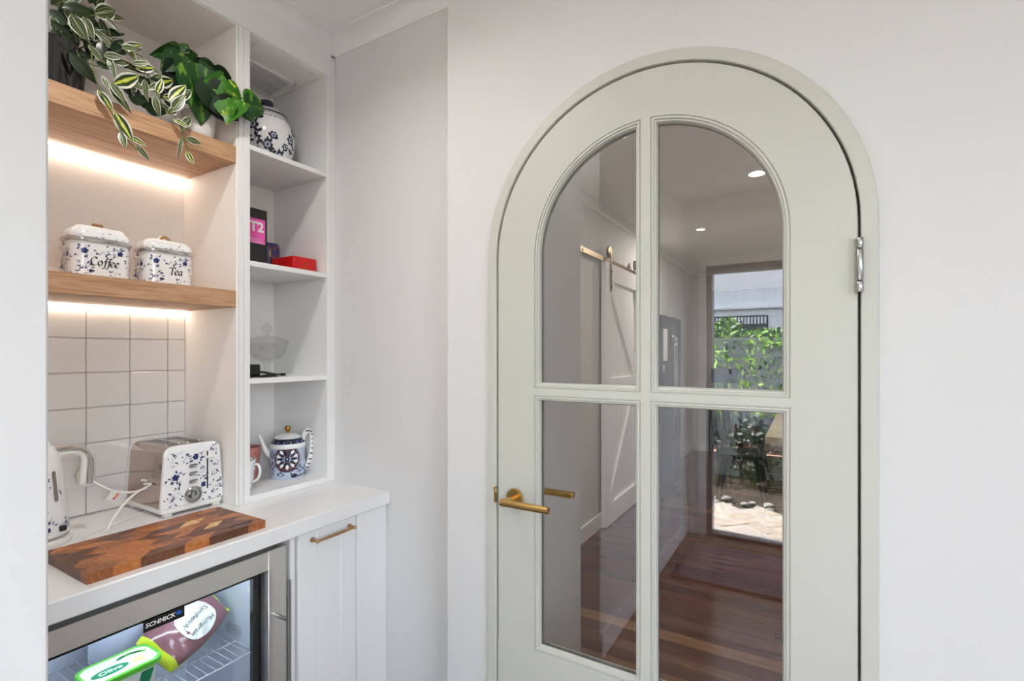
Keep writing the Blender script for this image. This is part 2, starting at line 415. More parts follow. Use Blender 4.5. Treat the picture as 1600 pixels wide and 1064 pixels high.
# lever handles both sides
def lever(sgn, yface):
    hx, hz = -.680, .9795
    mb = MB()
    prof = [(0.0001,0),(.0252,0),(.0252,.006),(.0235,.0085),(.0001,.0085)]
    tmp = MB().lathe(prof, n=40)
    tmp.xf(Matrix.Translation((hx, yface, hz)) @ Matrix.Rotation(math.radians(90)*(1 if sgn<0 else -1), 4, 'X'))
    ro = part('rosette', tmp, M['brass'], leaf, 'brass rosette')
    L = yface+sgn*.058
    pts = [(hx,yface+sgn*.006,hz),(hx,L-sgn*.004,hz)]
    mb.tube(pts, .0088, 18)
    tmp = MB().tube([(hx-.0095,L,hz),(hx+.128,L,hz)], .0095, 24)
    mb.add(tmp.v, tmp.f)
    mb.lathe([(.0001,-.009),(.009,-.009),(.0095,0),(.009,.009),(.0001,.009)], (hx,L-sgn*.004,hz), 20)
    part('lever', mb, M['brass'], leaf, 'round brass lever')
lever(-1, YF); lever(1, YB)
# hinge
hz0, hz1 = PY(1340,372,1.163).z, PY(1340,457,1.163).z
hz0, hz1 = max(hz0,hz1), min(hz0,hz1)
HX = .0865
for zc in ((hz0+hz1)/2, .22):
    hgt = hz0-hz1; o = zc-hgt/2
    mb = MB()
    for a, c in ((0,.195),(.21,.79),(.805,1)):
        mb.lathe([(.0001,o+hgt*a),(.0058,o+hgt*a),(.0066,o+hgt*a+.001),(.0066,o+hgt*c-.001),(.0058,o+hgt*c),(.0001,o+hgt*c)], (HX,1.1585,0), 20)
    part('hinge', mb, M['steeld'], leaf, 'satin steel butt hinge knuckle')

# ---- floors: one slab plus boards
fl = struct('floor', MB().box(-1.95,XW+.1, YR-.12,7.4, -.06,-.012), M['black'], smooth=0)
FC = [(.118,.050,.030),(.090,.038,.024),(.140,.064,.038),(.102,.046,.032),(.200,.110,.062),(.072,.030,.022),(.128,.056,.034),(.27,.155,.085)]
FM = []
for i, c in enumerate(FC):
    c1 = tuple(x*.62 for x in c)+(1,); c3 = tuple(min(1, x*1.35) for x in c)+(1,)
    FM.append(wood('floorboard_stain', c1, c+(1,), c3, 'X', .8, .17, .12, True))
rnd = random.Random(3); y = YR-.12; pitch = .085
while y < 7.39:
    x = -1.42 if y > 1.81 else (-.80 if y < 1.175 or y > 1.257 else -.80)
    xe = 1.6 if y > 1.3 else XW
    x0 = x
    while x0 < xe-.01:
        L = rnd.uniform(.9, 2.6); x1 = min(xe, x0+L)
        if xe-x1 < .35: x1 = xe
        mbp = MB().cbox(x0+.0006,x1-.0006, y+.0006,min(y+pitch,7.4)-.0006, -.012,0,.0012)
        part('floorboard', mbp, rnd.choices(FM, (6,6,5,5,2,5,5,1.3))[0], fl, smooth=0)
        x0 = x1
    y += pitch

# ================================================================== NOOK CABINETRY
XF, XB = -1.507, -1.813
YN = .2375                      # nook side wall
YD0, YD1, YS = .885, .926, 1.217
# backsplash (wall tiles)
spl = struct('trim_6', MB().box(-1.815,-1.8085, YN,YD0, .90,1.511), M['grout'], smooth=0)
spl['label'] = 'splashback of handmade white square tiles'
rnd = random.Random(11)
ycuts = [.885,.832,.7255,.6165,.507,.398,.289,YN]
zcuts = [.90,.9025,1.005,1.108,1.211,1.3135,1.4145,1.511]
for i in range(len(ycuts)-1):
    for j in range(1, len(zcuts)-1):
        y1, y0 = ycuts[i], ycuts[i+1]; z0, z1 = zcuts[j], zcuts[j+1]
        g = .0009; yc, zc = (y0+y1)/2, (z0+z1)/2
        mb = MB().cbox(0,.0085, y0-yc+g,y1-yc-g, z0-zc+g,z1-zc-g,.0022)
        R = Matrix.Rotation(rnd.uniform(-.012,.012),4,'Y') @ Matrix.Rotation(rnd.uniform(-.012,.012),4,'Z') @ Matrix.Rotation(rnd.uniform(-.004,.004),4,'X')
        mb.xf(Matrix.Translation((-1.8105+rnd.uniform(0,.0012),yc,zc)) @ R)
        part('tile', mb, M['tile'], spl, smooth=0)
# open shelving
su = thing('shelving_unit', 'tall white built-in open shelving unit beside the bare corner wall', 'shelves', (-1.66,.9,.90))
mb = MB().box(-1.8145,XB, YN,YD0, 1.5115,2.378).box(-1.8145,XB, YD1,YS, .9215,2.378)
part('back_panel', mb, M['cabin'], su)
mb = MB().cbox(XB,XF-.0005, YD0,.9045, .9005,2.378,.0008).cbox(XB,XF-.0005, .9055,YD1, .9005,2.378,.0008)
part('divider_panel', mb, M['cabin'], su)
mb = MB().cbox(XF-.0005,XF+.0065, .890,.9048, .9005,2.378,.001).cbox(XF-.0005,XF+.0065, .9056,YD1, .9005,2.378,.001)
part('divider_edging', mb, M['cab'], su)
mb = MB().cbox(XB,XF+.006, YS,1.236, .9005,2.378,.001).cbox(-1.60,XF+.002, 1.237,1.2565, .9005,2.46,.001)
part('side_panel', mb, M['cab'], su)
mb = MB().cbox(XB,XF+.0055, YN,1.2365, 2.379,2.519,.001)
part('bulkhead', mb, M['cab'], su)
part('top_panel', MB().box(XB,XF-.002, YN,YD0, 2.3765,2.3788).box(XB,XF-.002, YD1,YS, 2.3765,2.3788), M['cabin'], su)
for z in (2.026, 1.661, 1.290):
    part('shelf', MB().cbox(XB,XF+.004, YD1,YS, z-.0165,z,.0012), M['cab'], su)
part('bottom_shelf', MB().cbox(XB,XF+.004, YD1,YS, .9005,.921,.0012), M['cab'], su)
part('downlight_cap', MB().lathe([(.0001,0),(.008,0),(.008,.002),(.0001,.002)], (-1.549,.967,2.3745), 16), M['whitep'], su)
part('downlight_cap', MB().lathe([(.0001,0),(.008,0),(.008,.002),(.0001,.002)], (-1.536,1.176,2.3745), 16), M['whitep'], su)
# oak shelves with led strips
for z0, z1, lb in ((1.952,2.004,'upper oak floating shelf carrying the trailing plants'), (1.511,1.562,'lower oak floating shelf carrying the coffee and tea canisters')):
    t = thing('floating_shelf', lb, 'shelf', (-1.66,.56,z0))
    part('board', MB().cbox(XB+.0008,XF+.002, YN+.0005,YD0-.0005, z0,z1,.0015), M['oak'], t)
    part('led_strip', MB().box(XB+.014,XB+.024, YN+.002,YD0-.002, z0-.005,z0-.0002), M['led'], t, 'glowing warm white light strip')
# vent grille
t = thing('vent_grille', 'white slatted vent grille in the ceiling of the top cubby', 'vent', (-1.716,1.09,2.369))
x0,x1,y0,y1 = -1.797,-1.636,.99,1.191
part('frame', MB().cbox(x0,x1,y0,y0+.012,2.368,2.376).cbox(x0,x1,y1-.012,y1,2.368,2.376).cbox(x0,x0+.01,y0,y1,2.368,2.376).cbox(x1-.01,x1,y0,y1,2.368,2.376), M['trimw'], t)
part('backing', MB().box(x0+.01,x1-.01,y0+.012,y1-.012,2.3745,2.3762), M['black'], t)
for k in range(10):
    xx = x0+.015+k*.0138
    part('slat', MB().cbox(xx,xx+.0058,y0+.011,y1-.011,2.3685,2.3735,.0008), M['trimw'], t)
# countertop
ct = solo('countertop', MB().cbox(-1.8135,-1.227, YN+.0005,1.2565, .856,.90,.003), M['stone'], 'white stone benchtop running under the open shelves', 'countertop')
# base cabinet
t = thing('base_cabinet', 'narrow white base cabinet with brass bar handle under the benchtop', 'cabinet', (-1.5,1.07,0))
part('side_panel', MB().cbox(-1.80,-1.243, .8835,.8985, .002,.855,.0012), M['cab'], t)
part('filler_panel', MB().cbox(-1.27,-1.245, 1.1255,1.256, .002,.855,.0012), M['cab'], t)
part('carcass', MB().box(-1.80,-1.268, .90,1.256, .10,.85), M['cabin'], t)
dr = MB().cbox(-1.265,-1.250, .9115,1.1225, .09,.853,.0015)
fy0,fy1,fz0,fz1 = .9115,1.1225,.09,.853
sw = .062
for a in ((fy0,fy0+sw,fz0,fz1),(fy1-sw,fy1,fz0,fz1),(fy0+sw,fy1-sw,fz1-.058,fz1),(fy0+sw,fy1-sw,fz0,fz0+.075)):
    dr.cbox(-1.2505,-1.2455,*a,.0035)
d = part('door', dr, M['cab'], t)
hy0,hy1,hzc = .957,1.094,.8245
mb = MB().tube([(-1.2205,hy0+.004,hzc),(-1.2205,(hy0+hy1)/2-.02,hzc),(-1.2205,(hy0+hy1)/2+.02,hzc),(-1.2205,hy1-.004,hzc)], [.0034,.0046,.0046,.0034], 14)
for yy in (hy0,hy1):
    tmp = MB().lathe([(.0001,0),(.0075,0),(.0075,.003),(.004,.008),(.004,.020),(.0001,.022)], n=18); tmp.xf(Matrix.Translation((-1.2455,yy,hzc)) @ Matrix.Rotation(math.radians(90),4,'Y')); mb.add(tmp.v,tmp.f)
    mb.lathe([(.0001,-.0055),(.004,-.0045),(.0056,0),(.004,.0045),(.0001,.0055)], (-1.2205,yy,hzc), 16)
part('handle', mb, M['rosegold'], d, 'slim brass bar handle')

# ================================================================== BAR FRIDGE
t = thing('bar_fridge', 'stainless steel framed glass door fridge under the benchtop', 'fridge', (-1.5,.56,0))
FY0, FY1 = .25, .878
M['fin'] = mat('fridge_liner', sr(214,218,228), .4, .1, bump=.3, bscale=150, rvar=.1, vscale=60)
mb = MB().box(-1.72,-1.70, FY0+.01,FY1-.012, .05,.85).box(-1.70,-1.305, FY0+.01,FY0+.03, .05,.85).box(-1.70,-1.305, .838,FY1-.012, .05,.85)
mb.box(-1.70,-1.305, FY0+.03,.838, .815,.85).box(-1.70,-1.305, FY0+.03,.838, .05,.12)
part('cabinet_liner', mb, M['fin'], t)
part('plinth', MB().box(-1.70,-1.29, FY0+.01,FY1-.012, .002,.05), M['charc'], t)
def frame4(mb, x0,x1, ya,yb,za,zb, wy, wz, b=.0015):
    mb.cbox(x0,x1,ya,ya+wy,za,zb,b).cbox(x0,x1,yb-wy,yb,za,zb,b).cbox(x0,x1,ya+wy,yb-wy,zb-wz,zb,b).cbox(x0,x1,ya+wy,yb-wy,za,za+wz,b); return mb
part('door_frame', frame4(MB(), -1.285,-1.25, FY0,.8775, .055,.836, .055,.052), M['steel'], t, 'brushed steel door frame')
part('gasket', frame4(MB(), -1.304,-1.2865, FY0+.03,.838, .09,.802, .035,.04), M['blackg'], t, 'black inner seal')
part('glass_pane', MB().box(-1.271,-1.267, FY0+.055,.8225, .108,.783), M['fglass'], t, smooth=0)
hd = MB().tube([(-1.205,.852,.757),(-1.205,.852,.12)], .0068, 20)
for z in (.655,.20): hd.tube([(-1.2505,.846,z),(-1.228,.846,z-.002),(-1.2115,.851,z-.004)], .0055, 12)
part('handle', hd, M['steeld'], t, 'vertical satin steel bar handle')
bd = part('badge', MB().cbox(-1.2665,-1.2645, .5345,.6195, .7495,.7755,.0005), M['blackg'], t, 'black badge with white lettering and a blue emblem')
def textmesh(name, s, size, mtl, parent, MW, shear=0, extr=.0002, align='CENTER', bold=0, sp=1.0):
    cu = bpy.data.curves.new(name, 'FONT'); cu.body = s; cu.size = size; cu.align_x = align; cu.align_y = 'CENTER'
    cu.shear = shear; cu.extrude = extr; cu.offset = bold; cu.space_character = sp; cu.resolution_u = 3
    o = bpy.data.objects.new(name, cu); COL.objects.link(o)
    dg = bpy.context.evaluated_depsgraph_get(); me = bpy.data.meshes.new_from_object(o.evaluated_get(dg))
    bpy.data.objects.remove(o); me.materials.clear(); me.materials.append(mtl); me.name = name
    return inst(name, me, parent, MW)
def faceX(p, rot=0):      # text frame on a plane facing +X (text reads along +Y)
    return Matrix.Translation(p) @ Matrix(((0,0,1,0),(1,0,0,0),(0,1,0,0),(0,0,0,1))) @ Matrix.Rotation(rot,4,'Z')
textmesh('lettering', 'SCHMICK', .0135, M['whitep'], bd, faceX((-1.2643,.5685,.7628)) @ Matrix.Scale(1.05,4,(1,0,0)), .12, .0001, bold=.0004)
M['emblem'] = mat('blue_emblem', sr(30,96,190), .4)
mb = MB(); n=14
mb.add([(-1.2642,.607+.0065*math.cos(a)*(1 if a<3.3 else .5),.7610+.0085*math.sin(a)*(1 if a<3.4 else .2)) for a in [2*math.pi*i/n for i in range(n)]], [tuple(range(n))])
part('emblem', mb, M['emblem'], bd, smooth=0)
# wire shelf
sh = MB(); zS = .54; bx = -1.69
ya, yb = FY0+.035, .832
for xx, r in ((-1.33,.0024),(-1.42,.0024),(-1.55,.002),(bx,.0024)): sh.tube([(xx,ya,zS),(xx,yb,zS)], r, 8)
sh.tube([(-1.33,ya,zS),(bx,ya,zS)], .0022, 8); sh.tube([(-1.33,yb,zS),(bx,yb,zS)], .0022, 8)
k = ya+.012
while k < yb: sh.tube([(-1.331,k,zS+.003),(bx,k,zS+.003)], .0013, 6); k += .0215
part('wire_shelf', sh, mat('bright_wire', sr(222,226,232), .25, .4), t, 'chrome wire shelf')
part('sticker', MB().box(-1.372,-1.345, .8372,.8378, .69,.705), M['whitep'], t)
for zz in (.59,): part('shelf_clip', MB().cbox(-1.46,-1.40,.826,.8378,.555,.585,.003), M['cglass'], t)
ledm = emitm('cool_led', (.74,.86,1,1), 42)
part('light_bar', MB().cbox(-1.335,-1.318, FY0+.06,.80, .806,.8148,.002), ledm, t, 'cool white light bar')

# ---- margarine tub
M['green'] = mat('lime_green_plastic', sr(96,190,58), .3)
M['tubw'] = mat('tub_white', sr(232,234,226), .35)
M['dgreen'] = mat('dark_green_print', sr(24,132,84), .4)
M['buff'] = mat('buff_print', sr(226,212,150), .5)
def rrect(cx, cy, hx, hy, r, n=6):
    out = []
    for (sx, sy, a0) in ((1,1,0),(-1,1,90),(-1,-1,180),(1,-1,270)):
        for i in range(n+1):
            a = math.radians(a0+90*i/n); out.append((cx+sx*(hx-r)+r*math.cos(a), cy+sy*(hy-r)+r*math.sin(a)))
    return out
tcx, tcy, tz = -1.386, .537, .5455
tb = thing('margarine_tub', 'oval-labelled spread tub with lime green lid on the fridge shelf', 'tub', (tcx,tcy,tz))
part('tub', MB().loft([[(x,y,z) for x,y in rrect(tcx,tcy,a,b,.022)] for a,b,z in ((.036,.058,tz),(.038,.060,tz+.003),(.045,.067,tz+.088))], True, True, True), M['tubw'], tb)
lid = part('lid', MB().loft([[(x,y,z) for x,y in rrect(tcx,tcy,a,b,.026)] for a,b,z in ((.049,.072,tz+.083),(.051,.074,tz+.085),(.051,.074,tz+.096),(.049,.072,tz+.098),(.045,.068,tz+.098),(.0445,.0675,tz+.0955))], True, True, False), M['green'], tb, 'lime green snap lid')
top = [(x,y,tz+.0957) for x,y in rrect(tcx,tcy,.0446,.0676,.022)]
part('lid_label', MB().add(top,[tuple(range(len(top)))]), M['tubw'], lid, smooth=0)
def flatpoly(name, pts, mtl, parent): return part(name, MB().add(pts,[tuple(range(len(pts)))]), mtl, parent, smooth=0)
ell = [(tcx+.010+.017*math.cos(a), tcy-.022+.036*math.sin(a), tz+.0961) for a in [2*math.pi*i/28 for i in range(28)]]
flatpoly('oval_logo', ell, M['dgreen'], lid)
ellr = [(tcx+.010+.0185*math.cos(a), tcy-.022+.0385*math.sin(a), tz+.0959) for a in [2*math.pi*i/28 for i in range(28)]]
flatpoly('oval_border', ellr, M['whitep'], lid)
MT = Matrix.Translation((tcx+.010,tcy-.022,tz+.0963)) @ Matrix.Rotation(math.radians(90),4,'Z')
textmesh('lettering', 'Olive', .021, M['tubw'], lid, MT, .1, .0001, bold=.0006)
flatpoly('buff_panel', [(tcx+.002,tcy+.020,tz+.0960),(tcx+.026,tcy+.020,tz+.0960),(tcx+.026,tcy+.044,tz+.0960),(tcx+.002,tcy+.044,tz+.0960)], M['buff'], lid)
for k,(ax,ay,an) in enumerate(((-.026,.012,.5),(-.028,.026,.2),(-.024,.040,-.3),(-.018,.050,-.6))):
    pts = [(tcx+ax+.005*math.sin(q)*math.cos(an)-.012*math.cos(q)*math.sin(an), tcy+ay+.005*math.sin(q)*math.sin(an)+.012*math.cos(q)*math.cos(an), tz+.0961) for q in [2*math.pi*i/10 for i in range(10)]]
    flatpoly('leaf_print', pts, M['green' if k%2 else 'dgreen'], lid)
fx = tcx+.0425
flatpoly('side_print', [(fx-.002,tcy+.012,tz+.012),(fx-.001,tcy+.034,tz+.012),(fx+.0031,tcy+.052,tz+.078),(fx+.0031,tcy+.026,tz+.078)], M['dgreen'], tb)
# ---- bread bag
M['bagm'] = mat('mauve_bag_film', sr(132,86,92), .22, coat=.5)
M['bagy'] = mat('lime_bag_trim', sr(208,226,52), .25, coat=.4)
M['bagc'] = mat('clear_bag_film', sr(196,202,216), .15, coat=.5)
bb = thing('bread_bag', 'crinkled mauve and lime bread bag lying on the fridge wire shelf', 'bread', (-1.47,.69,.5445))
o1 = Vector((-1.435,.628,.592)); o2 = Vector((-1.470,.800,.668))
ax = (o2-o1); Lg = ax.length; ex = ax.normalized(); nn = Vector((.75,-.1,.62)); nn = (nn-ex*nn.dot(ex)).normalized(); ey = nn.cross(ex)
NU, NV = 22, 28
rings = []
rb = random.Random(5)
def bagpt(u, v, grow=0):
    # u along 0..1, v angle
    th = .036*(max(0, 1-abs(2*u-1)**3.2))**.55+.002; wd = .072*(.80+.20*math.sin(u*3.1))
    c, s_ = math.cos(v), math.sin(v)
    wr = .0045*math.sin(u*17+3*math.sin(v*2))*math.sin(v*2+1)+.003*math.sin(u*31+v*5)
    p = o1+ex*(u*Lg)+ey*((wd+grow)*math.copysign(abs(c)**.8, c))+nn*((th+wr+grow)*math.copysign(abs(s_)**.9, s_))
    return Vector((p.x, p.y, max(p.z, .5462)))
mb = MB(); rings = [[bagpt(i/(NU-1), 2*math.pi*j/NV) for j in range(NV)] for i in range(NU)]
mb.loft(rings, True, True, True)
mb.m = []
for q in range(NU-1):
    for j in range(NV):
        v = 2*math.pi*(j+.5)/NV; u = (q+.5)/(NU-1)
        lime = u < .085 or u > .93 or abs(math.cos(v)) > .955
        mb.m.append(1 if lime else 0)
mb.m += [1, 1]
bag = part('bag', mb, [M['bagm'], M['bagy']], bb)
# printed oval label on the bag face
lab = []
for i in range(22):
    a = 2*math.pi*i/22; lab.append((.56+.24*math.cos(a), math.pi/2+ .15+.70*math.sin(a)))
c0 = bagpt(.56, math.pi/2+.15)+nn*.0045
mb = MB()
vs = [c0]+[bagpt(u, v)+nn*.0035 for u, v in lab]+[bagpt(.56+(u-.56)*.5, math.pi/2+.15+(v-math.pi/2-.15)*.5)+nn*.0045 for u, v in lab]
f = [(0, 23+i, 23+(i+1)%22) for i in range(22)]+[(23+i, 1+i, 1+(i+1)%22, 23+(i+1)%22) for i in range(22)]
part('bag_label', mb.add(vs, f), M['tubw'], bag, smooth=0)
def bagM(u, v, off, rot=0):
    p = bagpt(u, v)+nn*off
    B = Matrix((( -ex.x, -ey.x, nn.x, p.x),( -ex.y, -ey.y, nn.y, p.y),( -ex.z, -ey.z, nn.z, p.z),(0,0,0,1)))
    return B @ Matrix.Rotation(rot,4,'Z')
textmesh('lettering', 'Sandwich', .019, M['ink'], bag, bagM(.57, math.pi/2+.02, .0085), .15, .0001)
textmesh('lettering', 'Multigrain', .017, M['ink'], bag, bagM(.56, math.pi/2+.38, .0082), .15, .0001)
rb_ = [bagpt(.40+.30*i/8, math.pi/2-.46+dv)+nn*.0065 for dv in (0, -.17) for i in range(9)]
part('red_band', MB().add(rb_, [(i, i+1, i+10, i+9) for i in range(8)]), M['maroon'], bag, smooth=0)
# second clear bag behind
b2 = thing('bread_bag', 'pale clear plastic bread bag tucked behind the mauve bag', 'bread', (-1.56,.60,.5445))
mb = MB(); rings = []
for i in range(12):
    u = i/11; c = Vector((-1.585,.545+.16*u,.60+.02*u)); hw_ = .05*(1-abs(2*u-1)**3)+.004; th = .035*(1-abs(2*u-1)**2.5)+.003
    rings.append([Vector((c.x+th*math.cos(a)+.003*math.sin(9*a+u*20), c.y, max(.5462, c.z+(hw_+.02)*math.sin(a)))) for a in [2*math.pi*j/20 for j in range(20)]])
part('bag', mb.loft(rings, True, True, True), M['bagc'], b2)

# ================================================================== PRINTED PATTERNS
def rad(prof, v):
    v = max(prof[0][1], min(prof[-1][1], v))
    for (r0,z0),(r1,z1) in zip(prof, prof[1:]):
        if z0 <= v <= z1 and z1 > z0: return r0+(r1-r0)*(v-z0)/(z1-z0)
    return prof[-1][0]
class Print:
    """flat printed shapes in (u,v), laid on a surface by mapper(u,v,lift)"""
    def __init__(s): s.mb = MB()
    def poly(s, pts, mp, m, lift=.0004):
        n = len(pts); cu = sum(p[0] for p in pts)/n; cv = sum(p[1] for p in pts)/n
        s.mb.add([mp(cu,cv,lift)]+[mp(u,v,lift) for u,v in pts], [(0,1+i,1+(i+1)%n) for i in range(n)], m)
    def leaf(s, u, v, a, L, W, mp, m, lift=.0004):
        c, k = math.cos(a), math.sin(a)
        sh = [(0,0),(.25,.42),(.5,.5),(.78,.3),(1,0),(.78,-.3),(.5,-.5),(.25,-.42)]
        s.poly([(u+x*L*c-y*W*k, v+x*L*k+y*W*c) for x,y in sh], mp, m, lift)
    def disc(s, u, v, r, mp, m, n=9, lift=.0005, wob=.15, rn=random):
        s.poly([(u+r*(1+rn.uniform(-wob,wob))*math.cos(2*math.pi*i/n), v+r*(1+rn.uniform(-wob,wob))*math.sin(2*math.pi*i/n)) for i in range(n)], mp, m, lift)
    def line(s, pts, wd, mp, m, lift=.0004):
        for (a, b) in zip(pts, pts[1:]):
            dx, dy = b[0]-a[0], b[1]-a[1]; L = math.hypot(dx, dy) or 1; nx, ny = -dy/L*wd/2, dx/L*wd/2
            s.mb.add([mp(a[0]+nx,a[1]+ny,lift),mp(a[0]-nx,a[1]-ny,lift),mp(b[0]-nx,b[1]-ny,lift),mp(b[0]+nx,b[1]+ny,lift)], [(0,1,2,3)], m)
    def spray(s, u, v, sc, mp, rn, rose=True, clip=None):
        ok = clip or (lambda a, b: True)
        if rose and ok(u, v):
            s.disc(u, v, .0058*sc, mp, 0, 10, .0006, .10, rn)
            for k in range(5):
                a = k*1.257+rn.random(); s.disc(u+.0045*sc*math.cos(a), v+.0045*sc*math.sin(a), .0030*sc, mp, 0, 7, .0005, .1, rn)
        for k in range(rn.randint(7,10)):
            a = rn.uniform(0, 6.28); d = rn.uniform(.008,.017)*sc; x, y = u+d*math.cos(a), v+d*math.sin(a)*.9
            if not ok(x, y): continue
            s.leaf(x, y, a+rn.uniform(-.6,.6), rn.uniform(.006,.0095)*sc, rn.uniform(.003,.0045)*sc, mp, 1, .0004)
            if rn.random() < .5: s.disc(x+.004*sc*math.cos(a+1.5), y+.004*sc*math.sin(a+1.5), .0013*sc, mp, 1, 6, .0004, .1, rn)
        for k in range(3):
            a = rn.uniform(0,6.28)
            if ok(u+.010*sc*math.cos(a), v+.010*sc*math.sin(a)): s.line([(u,v),(u+.010*sc*math.cos(a), v+.010*sc*math.sin(a))], .0006*sc, mp, 1)
    def done(s, parent, mats, name='floral_print'): return part(name, s.mb, mats, parent, smooth=0)
def nib(pr, pts, wd, mp, m, ang=.6, smooth=True, mn=.28):
    if smooth: pts = [(p.x,p.y) for p in cat([(a,b,0) for a,b in pts], 5)]
    n = len(pts); L = []; R = []
    for i in range(n):
        a = pts[max(0,i-1)]; b = pts[min(n-1,i+1)]; dx, dy = b[0]-a[0], b[1]-a[1]; q = math.hypot(dx,dy) or 1; dx/=q; dy/=q
        h = wd/2*max(mn, abs(dx*math.sin(ang)-dy*math.cos(ang)))
        L.append((pts[i][0]-dy*h, pts[i][1]+dx*h)); R.append((pts[i][0]+dy*h, pts[i][1]-dx*h))
    for i in range(n-1):
        pr.mb.add([mp(*L[i],.0007),mp(*R[i],.0007),mp(*R[i+1],.0007),mp(*L[i+1],.0007)], [(0,1,2,3)], m)
GL = {
 'C': (1.18, [[(1.02,1.32),(.86,1.62),(.52,1.62),(.16,1.22),(.06,.68),(.24,.14),(.62,0),(.98,.22)]]),
 'o': (.86, [[(.42,1.0),(.12,.78),(.04,.38),(.26,.0),(.56,.14),(.74,.6),(.60,.94),(.42,1.0)]]),
 'f': (.60, [[(.92,1.52),(.76,1.66),(.60,1.44),(.42,.6),(.26,-.24),(.06,-.52),(-.12,-.42)],[(.18,.96),(.78,.98)]]),
 'e': (.80, [[(.10,.46),(.50,.60),(.66,.82),(.48,1.0),(.20,.80),(.06,.40),(.20,.06),(.42,.0),(.68,.20)]]),
 'T': (1.14, [[(.02,1.30),(.16,1.52),(.70,1.52),(1.24,1.56),(1.26,1.36)],[(.74,1.52),(.52,.04)],[(.30,.0),(.76,.02)]]),
 'a': (.86, [[(.68,.88),(.42,1.0),(.14,.70),(.06,.26),(.20,.0),(.46,.22),(.66,.70),(.74,1.0)],[(.74,1.0),(.60,.22),(.68,.0),(.86,.14)]]),
}
def word(pr, s, u0, v0, h, wd, mp, m):
    u = u0
    for c in s:
        adv, st = GL[c]
        for k in st: nib(pr, [(u+x*h, v0+y*h) for x,y in k], wd, mp, m, smooth=len(k) > 3)
        u += adv*h

# ---- canisters
def canister(txt, y0, y1, xf, dep, z0, zr, zt, label, seed, knob):
    cx, cy = xf-dep/2, (y0+y1)/2; hx, hy = dep/2, (y1-y0)/2; r = .030
    t = thing('canister', label, 'canister', (cx,cy,z0), 'floral enamel canisters')
    rr = lambda k, z, q=r: [(x,y,z) for x,y in rrect(cx,cy,hx+k,hy+k,q+k,8)]
    part('body', MB().loft([rr(-.003,z0), rr(0,z0+.003), rr(0,zr)], True, True, True), M['white'], t)
    ld = part('lid', MB().loft([rr(.0008,zr), rr(.0004,zr+.014), rr(-.003,zr+.023), rr(-.008,zr+.029), rr(-.014,zt-.003), rr(-.020,zt)], True, True, True), M['white'], t)
    ring = [(x,y,zr+.001) for x,y in rrect(cx,cy,hx+.0022,hy+.0022,r+.002,8)]
    part('rim_band', MB().loft([[(cx+(x-cx)*(1+k/hx), cy+(y-cy)*(1+k/hy), z+dz) for x,y,z in ring] for k,dz in ((-.002,-.0062),(.0018,-.0048),(.0030,0),(.0018,.0048),(-.002,.0062))]), M['chrome'], t, 'polished metal band below the lid')
    if knob:
        kn = MB().tube([(cx+.004,cy-.010,zt+.006),(cx+.004,cy+.010,zt+.006)], .0075, 16).lathe([(.0001,0),(.006,0),(.004,.006)], (cx+.004,cy,zt-.001), 14)
    else:
        kn = MB().tube([(cx,cy-.018+.036*i/12,zt-.001+.014*math.sin(math.pi*i/12)) for i in range(13)], .0022, 10, flat=2.0)
    part('knob', kn, M['rosegold'], ld, 'copper knob')
    rn = random.Random(seed); pr = Print(); P2 = Print()
    q0 = hy-r; arc = r*math.pi/2
    def mp(u, v, l):
        s = 1 if u >= 0 else -1; a = abs(u)
        if a <= q0: return (xf+l, cy+u, v)
        if a <= q0+arc:
            th = (a-q0)/r; return (xf-r+(r+l)*math.cos(th), cy+s*(q0+(r+l)*math.sin(th)), v)
        d = a-q0-arc; return (xf-r-d, cy+s*(hy+l), v)
    H = zr-z0
    for (u,vv,sc,ro) in ((-hy*.62,.72,1.1,1),(-hy*.05,.76,.95,0),(hy*.52,.74,.95,1),(-hy*.58,.28,1.1,0),(-hy*.66,.10,1.0,0),(hy*.36,.13,.85,0),(hy*.93,.52,.9,0),(hy*1.02,.20,.9,0),(-hy*1.25,.62,1.0,1),(-hy*1.3,.22,1.0,0),(hy*1.02,.82,.8,0),(-hy*1.7,.75,1,0),(-hy*1.75,.3,1,1)):
        pr.spray(u, z0+.004+vv*(H-.008), sc, mp, rn, ro, lambda a, b: z0+.004 < b < zr-.007)
    word(pr, txt, -.008 if txt == 'Tea' else -.029, z0+H*.36, .0128, .0042, mp, 2)
    pr.done(t, [M['navy'], M['bleaf'], M['ink']])
    def ml(u, v, l):   # lid slope: v 0..1
        x, y, _ = mp(u, 0, l); k = .0004+.004*v; f = (1-k/hx, 1-k/hy)
        return (cx+(x-cx)*f[0]+.0006, cy+(y-cy)*f[1], zr+.0085+.0150*v)
    def ml2(u, v, l): return ml(u, v/.016, l+.0008)
    for u, ro in ((-hy*1.2,0),(-hy*.7,1),(-hy*.15,0),(hy*.3,1 if txt == 'Tea' else 0),(hy*.8,1)):
        P2.spray(u, .008, .62, ml2, rn, ro, lambda a, b: .0005 < b < .0155)
    P2.done(ld, [M['navy'], M['bleaf']])
Z2 = 1.5624
canister('Coffee', .516, .650, -1.592, .090, Z2, 1.664, 1.703, 'floral white canister lettered Coffee on the lower oak shelf', 4, True)
canister('Tea', .680, .812, -1.592, .088, Z2, 1.664, 1.700, 'floral white canister lettered Tea on the lower oak shelf', 4, False)

